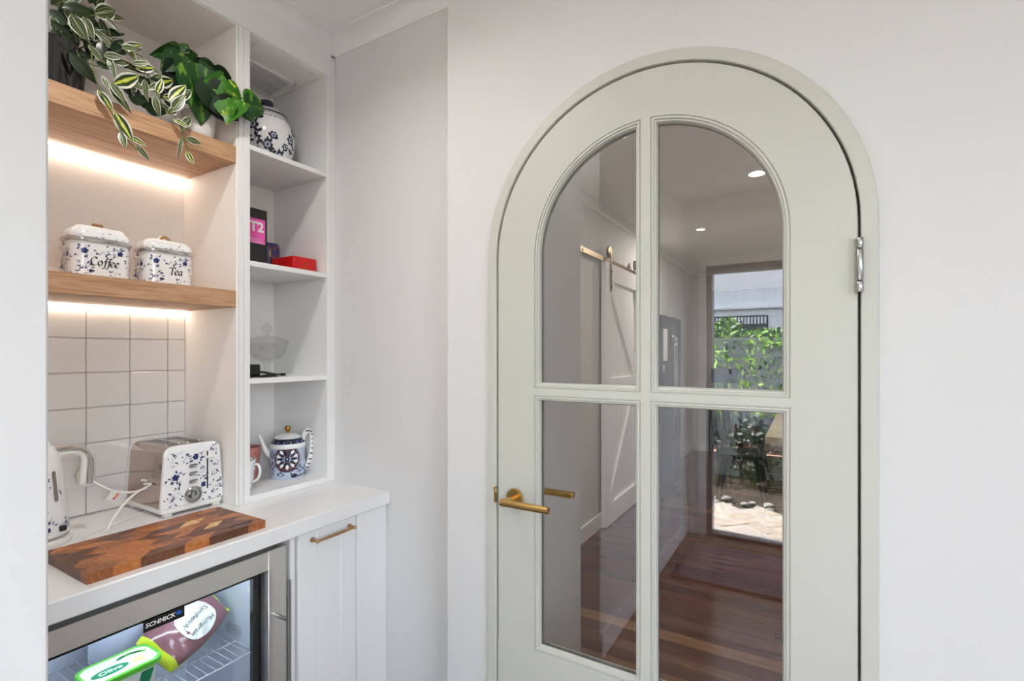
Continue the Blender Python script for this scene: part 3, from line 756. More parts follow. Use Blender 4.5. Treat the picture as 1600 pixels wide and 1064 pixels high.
# ---- toaster
tx, ty0, ty1, tzb = -1.570, .709, .880, .9003
t = thing('toaster', 'two-slot retro toaster with blue floral front on the benchtop', 'toaster', (-1.69,.80,tzb))
cyT = (ty0+ty1)/2; hyT = (ty1-ty0)/2
def tsec(x, k=0, z0=.925, z1=1.098, tap=.010, r=.026, n=8):
    out = [(x, cyT-hyT-k, z0), ]
    yl, yr_ = cyT-hyT-k+tap, cyT+hyT+k-tap
    for i in range(n+1):
        a = math.pi-math.pi/2*i/n; out.append((x, yl+r+r*math.cos(a), z1+k-r+r*math.sin(a)))
    for i in range(n+1):
        a = math.pi/2-math.pi/2*i/n; out.append((x, yr_-r+r*math.cos(a), z1+k-r+r*math.sin(a)))
    out.append((x, cyT+hyT+k, z0)); return out
bodyX0, bodyX1 = -1.782, tx-.012
M['steelm'] = mat('mirror_steel', sr(196,178,166), .12, 1)
part('body', MB().loft([tsec(x) for x in (bodyX0,bodyX0+.002,bodyX1)], True, True, True), M['steelm'], t, 'mirror polished steel body')
fp = part('front_panel', MB().loft([tsec(bodyX1,.0025),tsec(tx-.003,.0025),tsec(tx,-.002,z0=.926)], True, True, True), M['white'], t, 'white floral front panel')
part('rear_panel', MB().loft([tsec(bodyX0-.012,-.002),tsec(bodyX0-.009,.002),tsec(bodyX0,.002)], True, True, True), M['white'], t)
part('base', MB().loft([[(x,y,z) for x,y in rrect(-1.682,cyT,.112+k,hyT+.001+k,.012,4)] for k,z in ((-.006,.908),(0,.913),(0,.9248))], True, True, True), M['whitep'], t)
for fx_, fy_ in ((tx-.012,ty0+.018),(tx-.012,ty1-.018),(bodyX0+.006,ty0+.018),(bodyX0+.006,ty1-.018)):
    part('foot', MB().cbox(fx_-.010,fx_+.010,fy_-.011,fy_+.011,tzb,.912,.002), M['whitep'], t)
for yy in (cyT-.030, cyT+.030):
    s_ = part('bread_slot', MB().cbox(-1.765,-1.615, yy-.016,yy+.016, 1.0965,1.0988,.001), M['blackg'], t)
    part('slot_rim', MB().cbox(-1.768,-1.612, yy-.019,yy-.016, 1.097,1.0998,.001).cbox(-1.768,-1.612, yy+.016,yy+.019, 1.097,1.0998,.001), M['chrome'], s_)
part('lever_slot', MB().cbox(tx-.001,tx+.0006, .8315,.8355, .960,1.073,.0003), M['black'], t)
part('push_lever', MB().cbox(tx+.0006,tx+.016, .825,.849, 1.052,1.060,.0035), M['whitep'], t)
for zz in (1.036,1.013,.990):
    bt = MB().loft([[(x, yc, zc) for yc, zc in rrect(.793,zz,hy_,hz_,min(hy_,hz_)-.0002,5)] for x, hy_, hz_ in ((tx-.0005,.0125,.0058),(tx+.0028,.0125,.0058),(tx+.0032,.011,.0045),(tx+.0012,.0085,.0026))], True, False, True)
    part('button', bt, M['steeld'], t, 'slim metal button')
tmp = MB().lathe([(.0001,0),(.0245,0),(.0245,.004),(.0215,.0075),(.0185,.0075),(.0175,.0045),(.012,.004),(.0105,.014),(.0095,.015),(.0001,.015)], n=36)
tmp.xf(Matrix.Translation((tx-.0005,.7925,.951)) @ Matrix.Rotation(math.radians(90),4,'Y'))
dl = part('dial', tmp, M['steeld'], t, 'round metal browning dial')
part('dial_pointer', MB().cbox(tx+.0142,tx+.0165,.7912,.7938,.951,.961,.0005), M['charc'], dl)
pr = Print(); rn = random.Random(21); mp = lambda u, v, l: (tx+l, u, v)
inside = lambda u, v: .930 < v < 1.092 and ty0+.006+.05*(v-.925) < u < ty1-.006-.05*(v-.925) and not (.826 < u < .853 and 1.044 < v < 1.064) and not (.831 < u < .842 and .956 < v < 1.076) and math.hypot(u-.7925,v-.951) > .027 and not (.778 < u < .808 and .981 < v < 1.044)
for (u,v,sc,ro) in ((.800,1.062,1.3,1),(.745,1.010,1.4,1),(.772,1.060,.9,0),(.870,1.036,1.3,1),(.822,.975,1.1,1),(.748,.964,1.2,0),(.733,.942,1.0,0),(.820,1.012,1.1,0),(.862,1.078,1.1,0),(.858,.965,1.1,0),(.853,.942,1.0,0),(.874,1.000,1.0,0),(.755,1.082,.9,0),(.812,.940,1.0,1),(.735,1.055,.8,0),(.850,1.012,.8,0)):
    pr.spray(u, v, sc, mp, rn, ro, inside)
pr.done(fp, [M['navy'], M['bleaf']])

# ---- kettle
kx, ky = -1.64, .445
t = thing('kettle', 'white floral electric kettle with chrome handle, half hidden by the wall end', 'kettle', (kx,ky,.9003))
prof = [(.0001,.924),(.078,.924),(.079,.930),(.077,.95),(.071,1.02),(.064,1.09),(.058,1.12),(.050,1.135),(.044,1.140),(.0001,1.140)]
part('body', MB().lathe(prof, (kx,ky,0), 48), M['white'], t)
part('power_base', MB().lathe([(.0001,.9003),(.082,.9003),(.084,.906),(.083,.914),(.076,.918),(.0001,.918)], (kx,ky,0), 48), M['whitep'], t)
part('base_band', MB().lathe([(.0001,.9181),(.074,.9181),(.0785,.9205),(.0785,.9238),(.0001,.9239)], (kx,ky,0), 48), M['chrome'], t)
part('lid', MB().lathe([(.0001,1.1402),(.043,1.1402),(.040,1.150),(.020,1.158),(.012,1.160),(.010,1.170),(.0001,1.172)], (kx,ky,0), 32), M['white'], t)
def kh(off): return cat([(kx+.012,ky+.044-off*.1,1.128-off),(kx+.010,ky+.078,1.129-off),(kx+.008,ky+.104-off*.3,1.120-off*.8),(kx+.008,ky+.119-off*.7,1.096-off*.2),(kx+.008,ky+.121-off,1.06),(kx+.008,ky+.119-off,1.028)], 6)
part('handle', MB().tube(kh(0), .0115, 16, flat=.62), M['chrome'], t, 'curved chrome handle')
part('handle_core', MB().tube(kh(.013), .0080, 12), M['whitep'], t)
mpk = lambda u, v, l: (lambda r, a: (kx+math.cos(a)*r, ky+math.sin(a)*r, v))(rad(prof[2:-1],v)+l, u/.075)
pw = Print()
aw = .075*math.radians(30)
pw.poly([(aw+.0055*math.cos(q)*(1 if abs(math.sin(q))<.99 else .9), 1.045+ (.032 if math.sin(q) > 0 else -.032)+.0055*math.sin(q)) for q in [2*math.pi*i/16 for i in range(16)]], mpk, 0, .0012)
M['smoke'] = mat('smoky_gauge', sr(128,118,110), .25)
pw.done(t, [M['smoke']], 'water_gauge')
pr = Print(); rn = random.Random(5)
for a, v, sc, ro in ((-10,1.00,1.2,0),(5,1.06,1.2,1),(20,.975,1.2,0),(10,.945,1.2,1),(40,.945,1.1,0),(60,.955,1.0,0),(28,1.03,1.0,0),(-35,1.02,1.4,1),(80,.95,1.0,0),(-30,.96,1.4,1)):
    pr.spray(.075*math.radians(a), v, sc, mpk, rn, ro, lambda a_, b_: .931 < b_ < 1.085 and abs(a_-aw) > .009)
pr.done(t, [M['navy'], M['bleaf']])
sw = PX(104,826,kx+.06)
part('switch', MB().cbox(kx+.062,kx+.072,ky+.040,ky+.054,.934,.948,.002), M['charc'], t)

# ---- power point, plug and cables
t = thing('power_point', 'white double power point with a plug on the tiled splashback', 'power outlet', (-1.800,.578,.98))
part('plate', MB().cbox(-1.8015,-1.7945, .520,.636, .981,1.079,.004), M['whitep'], t)
part('switch', MB().cbox(-1.7945,-1.791, .598,.610, 1.060,1.073,.001), M['whitep'], t)
part('plug', MB().cbox(-1.7945,-1.760, .588,.622, 1.000,1.040,.010), M['whitep'], t)
c1 = [(-1.762,.606,1.018)]+[tuple(PX(x,y,X)) for x,y,X in ((152,756,-1.735),(180,768,-1.70),(205,769,-1.685),(228,763,-1.67),(243,754,-1.668))]+[(-1.672,.7015,1.0)]
solo('appliance_lead', MB().tube(cat(c1,8), .0030, 10), M['whitep'], 'white power cord sagging from the plug to the toaster side', 'cord')
c2 = [(-1.655,.7015,.990)]+[tuple(PX(x,y,X)) for x,y,X in ((236,757,-1.63),(215,769,-1.61),(196,785,-1.60),(182,803,-1.59))]+[tuple(PX(172,818,-1.588)),(-1.585,.588,.9036),(-1.575,.582,.9034)]
solo('appliance_lead', MB().tube(cat(c2,8), .0031, 10), M['whitep'], 'white power cord dropping from the toaster side to the benchtop', 'cord')
c3 = [(-1.700,.742,.9023),(-1.650,.660,.9023),(-1.620,.590,.9023),(-1.590,.545,.9023),(-1.56,.53,.9023)]
solo('appliance_lead', MB().tube(cat(c3,8), .0019, 8), M['whitep'], 'thin white cord lying flat on the benchtop', 'cord')
M['tag_o'] = mat('orange_print', sr(240,150,110), .5); M['tag_r'] = mat('red_print', sr(214,50,40), .5)
ta, tb_, tc_, td = [PX(x,y,-1.70) for x,y in ((176,764),(200,767),(190,787),(164,781))]
t = thing('cord_tag', 'small white care tag with orange print hanging off the sagging cord', 'tag', tuple(tc_))
nrm = (tb_-ta).cross(td-ta).normalized()
if nrm.x < 0: nrm = -nrm
mb = MB().loft([[p+nrm*.0003 for p in (ta,tb_,tc_,td)],[p-nrm*.0003 for p in (ta,tb_,tc_,td)]],True,True,True); part('paper', mb, M['whitep'], t, smooth=0)
def tq(u, v): return ta+(tb_-ta)*u+(td-ta)*v+nrm*.0008
part('print', MB().add([tq(.42,.1),tq(.62,.1),tq(.60,.7),tq(.40,.7)],[(0,1,2,3)]), M['tag_o'], t, smooth=0)
part('print', MB().add([tq(.36,.72),tq(.58,.72),tq(.46,.95)],[(0,1,2)]), M['tag_r'], t, smooth=0)

# ---- chopping board made of chevron blocks
bx0, bx1, by0, by1, bz0, bz1 = -1.490, -1.256, .431, .819, .9003, .9205
t = thing('chopping_board', 'end-grain chevron chopping board in mixed brown woods on the benchtop', 'chopping board', ((bx0+bx1)/2,(by0+by1)/2,bz0))
BW = [wood('board_wood', sr(*a), sr(*b_), sr(*c), 'X', 1.6, .38, .15, True) for a,b_,c in (((118,66,30),(150,88,42),(176,110,58)),((84,46,26),(108,64,38),(128,80,50)),((150,88,40),(178,108,52),(196,128,70)),((196,150,92),(222,180,120),(236,200,146)),((68,38,24),(92,54,34),(112,72,48)))]
rn = random.Random(15); rows = 7; wrow = (bx1-bx0)/rows
for i in range(rows):
    xa, xb = bx0+i*wrow, bx0+(i+1)*wrow; sl_ = .034*(1 if i % 2 else -1); y = by0-.06+rn.uniform(-.03,0)
    while y < by1+.05:
        L = rn.uniform(.030,.062); g = .0002
        cl = lambda q: max(by0, min(by1, q))
        q = [(xa+g,cl(y+g)),(xb-g,cl(y+sl_+g)),(xb-g,cl(y+L+sl_-g)),(xa+g,cl(y+L-g))]
        if abs(q[3][1]-q[0][1]) > .004 or abs(q[2][1]-q[1][1]) > .004:
            zz = bz1+rn.uniform(-.0002,.0002)
            part('block', MB().loft([[(a,b_,bz0) for a,b_ in q],[(a,b_,zz) for a,b_ in q]],True,True,True), BW[rn.choices(range(5),(5,4,5,1.1,3))[0]], t, smooth=0)
        y += L
gr = MB()
for k in range(9): gr.box(bx1-.030,bx1-.0265, .735+k*.0075,.7405+k*.0075, bz1+.0001,bz1+.0005)
part('branding_mark', gr, M['ink'], t, smooth=0)

# ---- right column items
# ginger jar
jx, jy, jz = -1.655, 1.082, 2.0263
t = thing('ginger_jar', 'round blue and white floral ginger jar with lid in the top cubby', 'jar', (jx,jy,jz))
jp = [(.0001,0),(.062,0),(.066,.004),(.078,.03),(.088,.065),(.092,.100),(.090,.130),(.080,.158),(.064,.176),(.0001,.178)]
part('body', MB().lathe([(r,jz+z) for r,z in jp], (jx,jy,0), 56), M['white'], t)
ld = part('lid', MB().lathe([(.0001,jz+.1785),(.068,jz+.1785),(.069,jz+.186),(.066,jz+.190),(.052,jz+.201),(.030,jz+.209),(.0001,jz+.211)], (jx,jy,0), 48), M['white'], t)
part('lid_band', MB().lathe([(.0696,jz+.1795),(.0700,jz+.181),(.0700,jz+.1835),(.0696,jz+.185)], (jx,jy,0), 48, cap=False).lathe([(.0675,jz+.1893),(.0662,jz+.1912),(.0635,jz+.1925)], (jx,jy,0), 48, cap=False), M['navyd'], ld)
part('knob', MB().lathe([(.0001,jz+.209),(.012,jz+.210),(.014,jz+.215),(.024,jz+.226),(.022,jz+.236),(.0001,jz+.242)], (jx,jy,0), 24), M['navyd'], ld, 'dark blue knob')
def mpj(u, v, l):
    r = rad(jp[2:-1],v)+l; a = u/.09
    return (jx+math.cos(a)*r, jy+math.sin(a)*r, jz+v)
pr = Print(); rn = random.Random(12)
okj = lambda u, v: .006 < v < .170
def jflower(u, v, sc):
    if not (.018 < v < .158): return
    for k in range(6):
        a = k*1.047; pr.disc(u+.0085*sc*math.cos(a), v+.0085*sc*math.sin(a), .0052*sc, mpj, 0, 8, .0005, .1, rn)
    pr.disc(u, v, .0075*sc, mpj, 1, 9, .0008, .05, rn); pr.disc(u, v, .0036*sc, mpj, 0, 8, .0011, .05, rn)
for k in range(13):
    u = -.26+.043*k+rn.uniform(-.006,.006); vv = (.125,.060,.035,.095)[k%4]+rn.uniform(-.008,.008)
    st = cat([(u,max(.012,vv-.05),0),(u+.012,vv-.025,0),(u-.004,vv,0),(u+.014,min(.165,vv+.03),0)], 5)
    pr.line([(p.x,p.y) for p in st if okj(p.x,p.y)], .0028, mpj, 0)
    for p in st[2::3]:
        for sg in (1,-1):
            a = rn.uniform(.3,1.2)*sg+1.2
            if .02 < p.y < .15: pr.leaf(p.x, p.y, a, .020, .0105, mpj, 0)
    jflower(u-.004, vv, 1.3); jflower(u+.014, vv+.034, 1.0)
pr.line([(-.28+i*.02,.164) for i in range(29)], .0035, mpj, 0); pr.line([(-.28+i*.02,.158) for i in range(29)], .0012, mpj, 0)
for k in range(26): 
    u = -.10+rn.uniform(-.07,.05); v = rn.uniform(.012,.07)
    pr.leaf(u, v, rn.uniform(0,6.28), .016, .008, mpj, 0)
pr.done(t, [M['navyd'], M['lblue']])
# tea box
bz = 1.6613
t = thing('tea_box', 'tall black tea carton with a pink square label in the second cubby', 'box', (-1.645,1.0,bz))
part('carton', MB().cbox(-1.690,-1.600, .957,1.0485, bz,1.859,.0015), M['blackg'], t)
M['pink'] = mat('pink_label', sr(232,84,176), .45)
pl = part('label_patch', MB().box(-1.5998,-1.5994, .957+.008,1.0405, 1.741,1.8245), M['pink'], t, 'pink label', smooth=0)
textmesh('lettering', 'T2', .046, M['whitep'], pl, faceX((-1.5990,1.010,1.796)), 0, .0002, bold=.0015)
for k in range(3): part('small_print', MB().box(-1.5991,-1.5988, .985-.004*k,1.030+.004*k, 1.7555-.006*k,1.7568-.006*k), M['whitep'], pl, smooth=0)
# purple tin
px_, py_ = -1.727, 1.135
M['purple'] = mat('purple_tin', sr(52,34,104), .3)
t = thing('purple_tin', 'round purple tin with gold script behind the red carton', 'tin', (px_,py_,bz))
part('tin', MB().lathe([(.0001,bz),(.039,bz),(.040,bz+.002),(.040,bz+.098),(.0385,bz+.099),(.0385,bz+.112),(.037,bz+.114),(.0001,bz+.114)], (px_,py_,0), 40), M['purple'], t)
part('lid_rim', MB().lathe([(.0402,bz+.0975),(.0412,bz+.099),(.0402,bz+.1005)], (px_,py_,0), 40, cap=False), M['gold'], t)
pr = Print(); mpt = lambda u, v, l: (px_+math.cos(u/.04)*(.040+l), py_+math.sin(u/.04)*(.040+l), v)
nib(pr, [(.006,bz+.088),(-.006,bz+.094),(-.016,bz+.082),(-.014,bz+.064),(0,bz+.060),(.012,bz+.068)], .0035, mpt, 0)
nib(pr, [(.012,bz+.078),(.004,bz+.074),(.010,bz+.062),(.020,bz+.078),(.020,bz+.062)], .0025, mpt, 0)
pr.done(t, [M['gold']], 'script_print')
# red carton
M['red'] = mat('red_carton', sr(200,16,20), .35); 
t = thing('red_carton', 'low bright red carton with gold characters in the second cubby', 'box', (-1.61,1.158,bz))
part('carton', MB().cbox(-1.672,-1.546, 1.112,1.206, bz,1.7125,.0012), M['red'], t)
pr = Print(); mpr = lambda u, v, l: (-1.546+l, u, v)
for (u, v) in ((1.160,1.688),(1.168,1.689),(1.149,1.673),(1.156,1.673),(1.165,1.672),(1.176,1.671)):
    for k in range(3):
        a = random.Random(int(u*1e4)+k); pr.line([(u+a.uniform(-.003,.003), v+.006), (u+a.uniform(-.003,.003), v-.004)] if k else [(u-.003,v+.002*a.random()),(u+.003,v+.003)], .0011, mpr, 0)
pr.done(t, [M['gold']], 'gold_print')
# glass compote
gx, gy, gz = -1.70, 1.113, 1.2903
t = thing('glass_compote', 'lidded clear glass footed compote bowl in the third cubby', 'glass jar', (gx,gy,gz))
part('bowl', MB().lathe([(.0001,gz),(.034,gz),(.035,gz+.003),(.020,gz+.010),(.010,gz+.018),(.012,gz+.030),(.009,gz+.040),(.018,gz+.050),(.045,gz+.062),(.062,gz+.082),(.069,gz+.104),(.0715,gz+.118),(.0685,gz+.118),(.065,gz+.104),(.058,gz+.085),(.042,gz+.067),(.0001,gz+.055)], (gx,gy,0), 40), M['cglass'], t)
ld = part('lid', MB().lathe([(.074,gz+.1185),(.0745,gz+.121),(.062,gz+.130),(.040,gz+.138),(.018,gz+.143),(.0001,gz+.144)], (gx,gy,0), 40, cap=False), M['cglass'], t)
part('finial', MB().lathe([(.0001,gz+.144),(.010,gz+.145),(.007,gz+.152),(.015,gz+.160),(.020,gz+.170),(.015,gz+.180),(.007,gz+.184),(.008,gz+.190),(.0001,gz+.196)], (gx,gy,0), 12), M['cglass'], ld)
# black case + lead
t = thing('black_case', 'small black plastic charger block in the third cubby', 'charger', (-1.60,.963,gz))
part('case', MB().cbox(-1.650,-1.566, .928,1.004, gz,gz+.043,.004), M['blackg'], t)
part('socket', MB().cbox(-1.620,-1.590,1.004,1.008,gz+.012,gz+.024,.001), M['charc'], t)
ld3 = cat([(-1.606,1.011,gz+.018),(-1.60,1.03,gz+.016),(-1.59,1.055,gz+.010),(-1.56,1.06,gz+.0045),(-1.535,1.03,gz+.0045),(-1.54,.985,gz+.0045),(-1.552,1.00,gz+.0047),(-1.57,1.045,gz+.009),(-1.58,1.085,gz+.0055)], 8)
t = thing('charger_lead', 'looped black lead with a metal tip beside the glass compote', 'cable', (-1.57,1.05,gz))
part('lead', MB().tube(ld3, .0036, 10), M['blackg'], t)
part('tip', MB().tube([(-1.580,1.087,gz+.0058),(-1.584,1.104,gz+.0058)], .0052, 12), M['charc'], t)
# teapot
ox, oy, oz = -1.632, 1.150, .9213
t = thing('teapot', 'ornate navy and white patterned teapot with gold knob in the bottom cubby', 'teapot', (ox,oy,oz))
tp = [(.0001,0),(.056,0),(.058,.003),(.0595,.02),(.0605,.07),(.0605,.118),(.0590,.124),(.050,.132),(.046,.140),(.0001,.141)]
part('body', MB().lathe([(r,oz+z) for r,z in tp], (ox,oy,0), 56), M['lblue'], t)
part('shoulder_band', MB().lathe([(.0607,oz+.110),(.0612,oz+.113),(.0612,oz+.120),(.0596,oz+.1245)], (ox,oy,0), 56, cap=False), M['white'], t)
part('neck_band', MB().lathe([(.0585,oz+.1252),(.0510,oz+.1325),(.0468,oz+.1405)], (ox,oy,0), 56, cap=False), M['navyd'], t)
ld = part('lid', MB().lathe([(.0001,oz+.1412),(.045,oz+.1412),(.046,oz+.144),(.036,oz+.152),(.018,oz+.158),(.0001,oz+.159)], (ox,oy,0), 40), M['white'], t)
part('knob', MB().lathe([(.0001,oz+.158),(.006,oz+.159),(.005,oz+.163),(.0095,oz+.170),(.0105,oz+.176),(.0085,oz+.182),(.0001,oz+.1855)], (ox,oy,0), 20), M['gold'], ld, 'gold knob')
sd = Vector((-.62,-.785,0))
sp = cat([Vector((ox,oy,oz))+sd*r_+UP*z_ for r_, z_ in ((.050,.075),(.070,.095),(.082,.125),(.094,.156))], 6)
part('spout', MB().tube(sp, [.013-.0085*i/(len(sp)-1) for i in range(len(sp))], 14), M['white'], t)
hv = Vector((.55,.835,0))
hd_ = cat([Vector((ox,oy,oz))+hv*r_+UP*z_ for r_, z_ in ((.050,.128),(.056,.152),(.068,.163),(.080,.152),(.084,.120),(.080,.085),(.070,.045),(.0615,.022))], 6)
hdl = part('handle', MB().tube(hd_, .0085, 12, flat=.55), M['white'], t, 'white loop handle with dark chain motif')
mb = MB()
for p in hd_[10::3]:
    mb.lathe([(.0001,-.0035),(.0060,-.002),(.0072,0),(.0060,.002),(.0001,.0035)], tuple(p+hv*.0012), 10)
part('handle_motif', mb, M['maroon'], hdl)
pr = Print(); rn = random.Random(3)
def mpo(u, v, l):
    a = u/.06-.55; r = rad(tp[2:-1],v)+l
    return (ox+math.cos(a)*r, oy+math.sin(a)*r, oz+v)
def ringp(u, v, r, n=26, cl=(.005,.108)): return [(u+r*math.cos(2*math.pi*i/n), max(cl[0], min(cl[1], v+r*math.sin(2*math.pi*i/n)))) for i in range(n)]
cu, cv = -.006, .074
for rr_, m_, lf in ((.048,2,.0006),(.043,0,.0009),(.041,2,.0011)): pr.poly(ringp(cu,cv,rr_), mpo, m_, lf)
for k in range(10):
    a = k*.628; pr.leaf(cu+.010*math.cos(a), cv+.010*math.sin(a), a, min(.030, .026), .011, mpo, 0, .0014)
    a2 = a+.314; x, y = cu+.031*math.cos(a2), cv+.031*math.sin(a2)
    if y < .100: pr.leaf(cu+.020*math.cos(a2), cv+.020*math.sin(a2), a2, .019, .010, mpo, 3, .0017)
pr.disc(cu, cv, .009, mpo, 0, 12, .0019, .05, rn); pr.disc(cu, cv, .004, mpo, 4, 10, .0022, .05, rn)
for k in range(6):
    for j in range(7): pr.leaf(.046+.0075*j, .060+.0078*k, 0 if (j+k)%2 else 1.57, .0055, .003, mpo, 5, .0006)
pr.poly([(.067,.070),(.076,.060),(.083,.071),(.079,.085),(.0755,.106),(.0745,.106),(.071,.085)], mpo, 2, .0012)
for (u,v,r) in ((.038,.035,.015),(-.028,.018,.013),(.066,.032,.012),(-.058,.05,.016),(-.062,.09,.014)):
    for k in range(8): a = k*.785; pr.leaf(u+.003*math.cos(a), max(.006,min(.108,v+.003*math.sin(a))), a, r*.9 if .012 < v+r*math.sin(a) < .105 else r*.3, .0045, mpo, 6 if k%2 else 0, .0007)
    pr.disc(u, v, .003, mpo, 3, 8, .0011, .05, rn)
for k in range(44):
    u, v = rn.uniform(-.10,.11), rn.uniform(.012,.098)
    if math.hypot(u-cu, v-cv) < .053 or (u > .042 and v > .056): continue
    pr.leaf(u, v, rn.uniform(0,6.28), rn.uniform(.007,.012), rn.uniform(.003,.0055), mpo, rn.choice((0,0,6,2,1)), .0005)
for k in range(5): a = k*.5+.55; pr.leaf(.018, .006, a, .016, .008, mpo, 0, .0008)
pr.line([(.030+.008*i,.010+.0006*i) for i in range(8)], .004, mpo, 2, .0009)
M['grayp'] = mat('grey_green_print', sr(150,150,140), .4); M['mblue'] = mat('mid_blue_print', sr(110,146,196), .35)
pr.done(t, [M['navyd'], M['bleaf'], M['maroon'], M['white'], M['mblue'], M['grayp'], M['mblue']], 'glaze_print')
# neck print in white
pr = Print()
for k in range(16):
    a = k*.39; r = .0535
    pr.mb.add([(ox+math.cos(a+d)*(r+q), oy+math.sin(a+d)*(r+q), oz+z) for d,q,z in ((-.05,.0045,.1262),(.05,.0045,.1262),(.0,-.0030,.1365))], [(0,1,2)], 0)
pr.done(t, [M['mblue']], 'neck_print')
# mugs
M['pinkg'] = mat('rose_glaze', sr(196,128,116), .3, coat=.3); M['redp'] = mat('red_transfer_print', sr(168,52,72), .4)
def mug(cx, cy, r0, r1, h, mtl, label, hang, seed, cols):
    z = .9213; t = thing('mug', label, 'mug', (cx,cy,z), 'mugs in the bottom cubby')
    P_ = [(.0001,z),(r0*.8,z),(r0,z+.004),(r0+(r1-r0)*.55,z+h*.5),(r1,z+h),(r1-.003,z+h),(r0-.002,z+.010),(.0001,z+.008)]
    part('cup', MB().lathe(P_, (cx,cy,0), 40), mtl, t)
    c, s_ = math.cos(hang), math.sin(hang)
    hp = cat([(cx+c*(r0+.8*(r1-r0)+d), cy+s_*(r0+.8*(r1-r0)+d), z+h*k) for d,k in ((-.004,.82),(.016,.88),(.026,.66),(.018,.40),(.002-.3*(r1-r0),.26))], 6)
    part('handle', MB().tube(hp, .0042, 10), M['white'], t)
    pr = Print(); rn = random.Random(seed)
    mpm = lambda u, v, l: (lambda q: (cx+math.cos(u/.045)*q, cy+math.sin(u/.045)*q, z+v))((r0+(r1-r0)*max(0,min(1,v/h)) if v > h*.5 else r0+(r1-r0)*.55*v/(h*.5))+l+.0006)
    for k in range(70):
        pr.leaf(rn.uniform(-.14,.14), rn.uniform(h*cols[0],h*.93), rn.uniform(0,6.3), rn.uniform(.006,.011), .004, mpm, 0)
    pr.done(t, [cols[1]], 'transfer_print')
mug(-1.705, 1.040, .032, .0455, .118, M['pinkg'], 'rose pink mug with red printed band behind the teapot', 2.6, 8, (.52, M['redp']))
mug(-1.600, .9665, .024, .036, .096, M['white'], 'white mug with fine grey print and loop handle beside the divider', .35, 9, (.15, M['bleaf']))

# ================================================================== PLANTS
def leafmesh(name, mtl, shape, fold=.18, droop=.25, nu=9, nv=5):
    mb = MB(); mb.uv = []
    for i in range(nu):
        u = i/(nu-1); wd = shape(u)
        for j in range(nv):
            v = -1+2*j/(nv-1)
            mb.v.append((u, v*wd, fold*abs(v)*wd-droop*u*u*.5+.02*math.sin(u*9+v*2)*wd))
            mb.uv.append((u, abs(v)))
    for i in range(nu-1):
        for j in range(nv-1): mb.f.append((i*nv+j,(i+1)*nv+j,(i+1)*nv+j+1,i*nv+j+1)); mb.m.append(0)
    return mkmesh(name, mb, mtl, (0,0,0), 180)
G1, G2, YL, WH = sr(30,50,16), sr(46,68,22), sr(188,200,44), sr(222,222,206)
Lv = leafm('variegated_leaf', [(0,WH),(.05,YL),(.20,YL),(.27,G1),(.60,G1),(.66,G2),(.72,WH),(1,WH)], .32)
Ls = leafm('striped_leaf', [(0,G2),(.10,sr(176,186,130)),(.17,G1),(.40,G1),(.46,sr(150,168,96)),(.52,G1),(.76,G1),(.82,WH),(1,WH)], .35)
Ld = leafm('dark_green_leaf', [(0,sr(66,92,34)),(.05,sr(24,44,14)),(.8,sr(20,38,12)),(1,sr(58,82,34))], .3)
Lb = leafm('bright_pothos_leaf', [(0,sr(120,168,50)),(.06,sr(62,128,26)),(1,sr(50,112,22))], .4, sr(186,206,60))
Lp = leafm('pothos_leaf', [(0,sr(70,120,34)),(.05,sr(22,74,18)),(1,sr(16,62,16))], .45, sr(104,150,44))
Lt = leafm('deep_pothos_leaf', [(0,sr(40,80,26)),(.05,sr(14,44,16)),(1,sr(10,36,12))], .45)
el = lambda u: .20*math.sin(math.pi*min(1,u**.85))**.9+.004
lan = lambda u: .14*math.sin(math.pi*u**.75)**1.0+.004
hrt = lambda u: (.40*math.sqrt(max(0,1-((u-.30)/.30)**2))*.9+.04 if u < .30 else .40*(1-((u-.30)/.70)**1.7)+.002)
ME = {'v': leafmesh('leaf', Lv, el), 's': leafmesh('leaf', Ls, el), 'd': leafmesh('leaf', Ld, lan, .25, .5), 'l': leafmesh('leaf', Ls, lan, .25, .5),
      'b': leafmesh('leaf', Lb, hrt, .22, .35, 11, 7), 'p': leafmesh('leaf', Lp, hrt, .22, .4, 11, 7), 't': leafmesh('leaf', Lt, hrt, .2, .4, 11, 7), 'o': leafmesh('leaf', Lt, el, .2, .3)}
def put_leaf(parent, kind, B, T, nrm=None, wid=1.0, rn=random):
    B, T = Vector(B), Vector(T); x = T-B; L = x.length; x.normalize()
    n = nrm if nrm is not None else (CAM-(B+T)/2).normalized()
    n = n+Vector((rn.uniform(-.35,.35), rn.uniform(-.35,.35), rn.uniform(-.2,.45))); n = (n-x*n.dot(x)).normalized(); y = n.cross(x)
    Mx = Matrix(((x.x*L,y.x*L*wid,n.x*L,B.x),(x.y*L,y.y*L*wid,n.y*L,B.y),(x.z*L,y.z*L*wid,n.z*L,B.z),(0,0,0,1)))
    return inst('leaf', ME[kind], parent, Mx)
M['potd'] = mat('dark_glazed_pot', sr(24,19,19), .14, coat=.6); M['soil'] = mat('potting_soil', sr(40,30,24), .95, bump=.8, bscale=120)
M['potw'] = mat('white_ceramic_pot', sr(238,238,236), .25, coat=.3); M['stem'] = mat('plant_stem', sr(92,104,52), .5)
rn = random.Random(17)
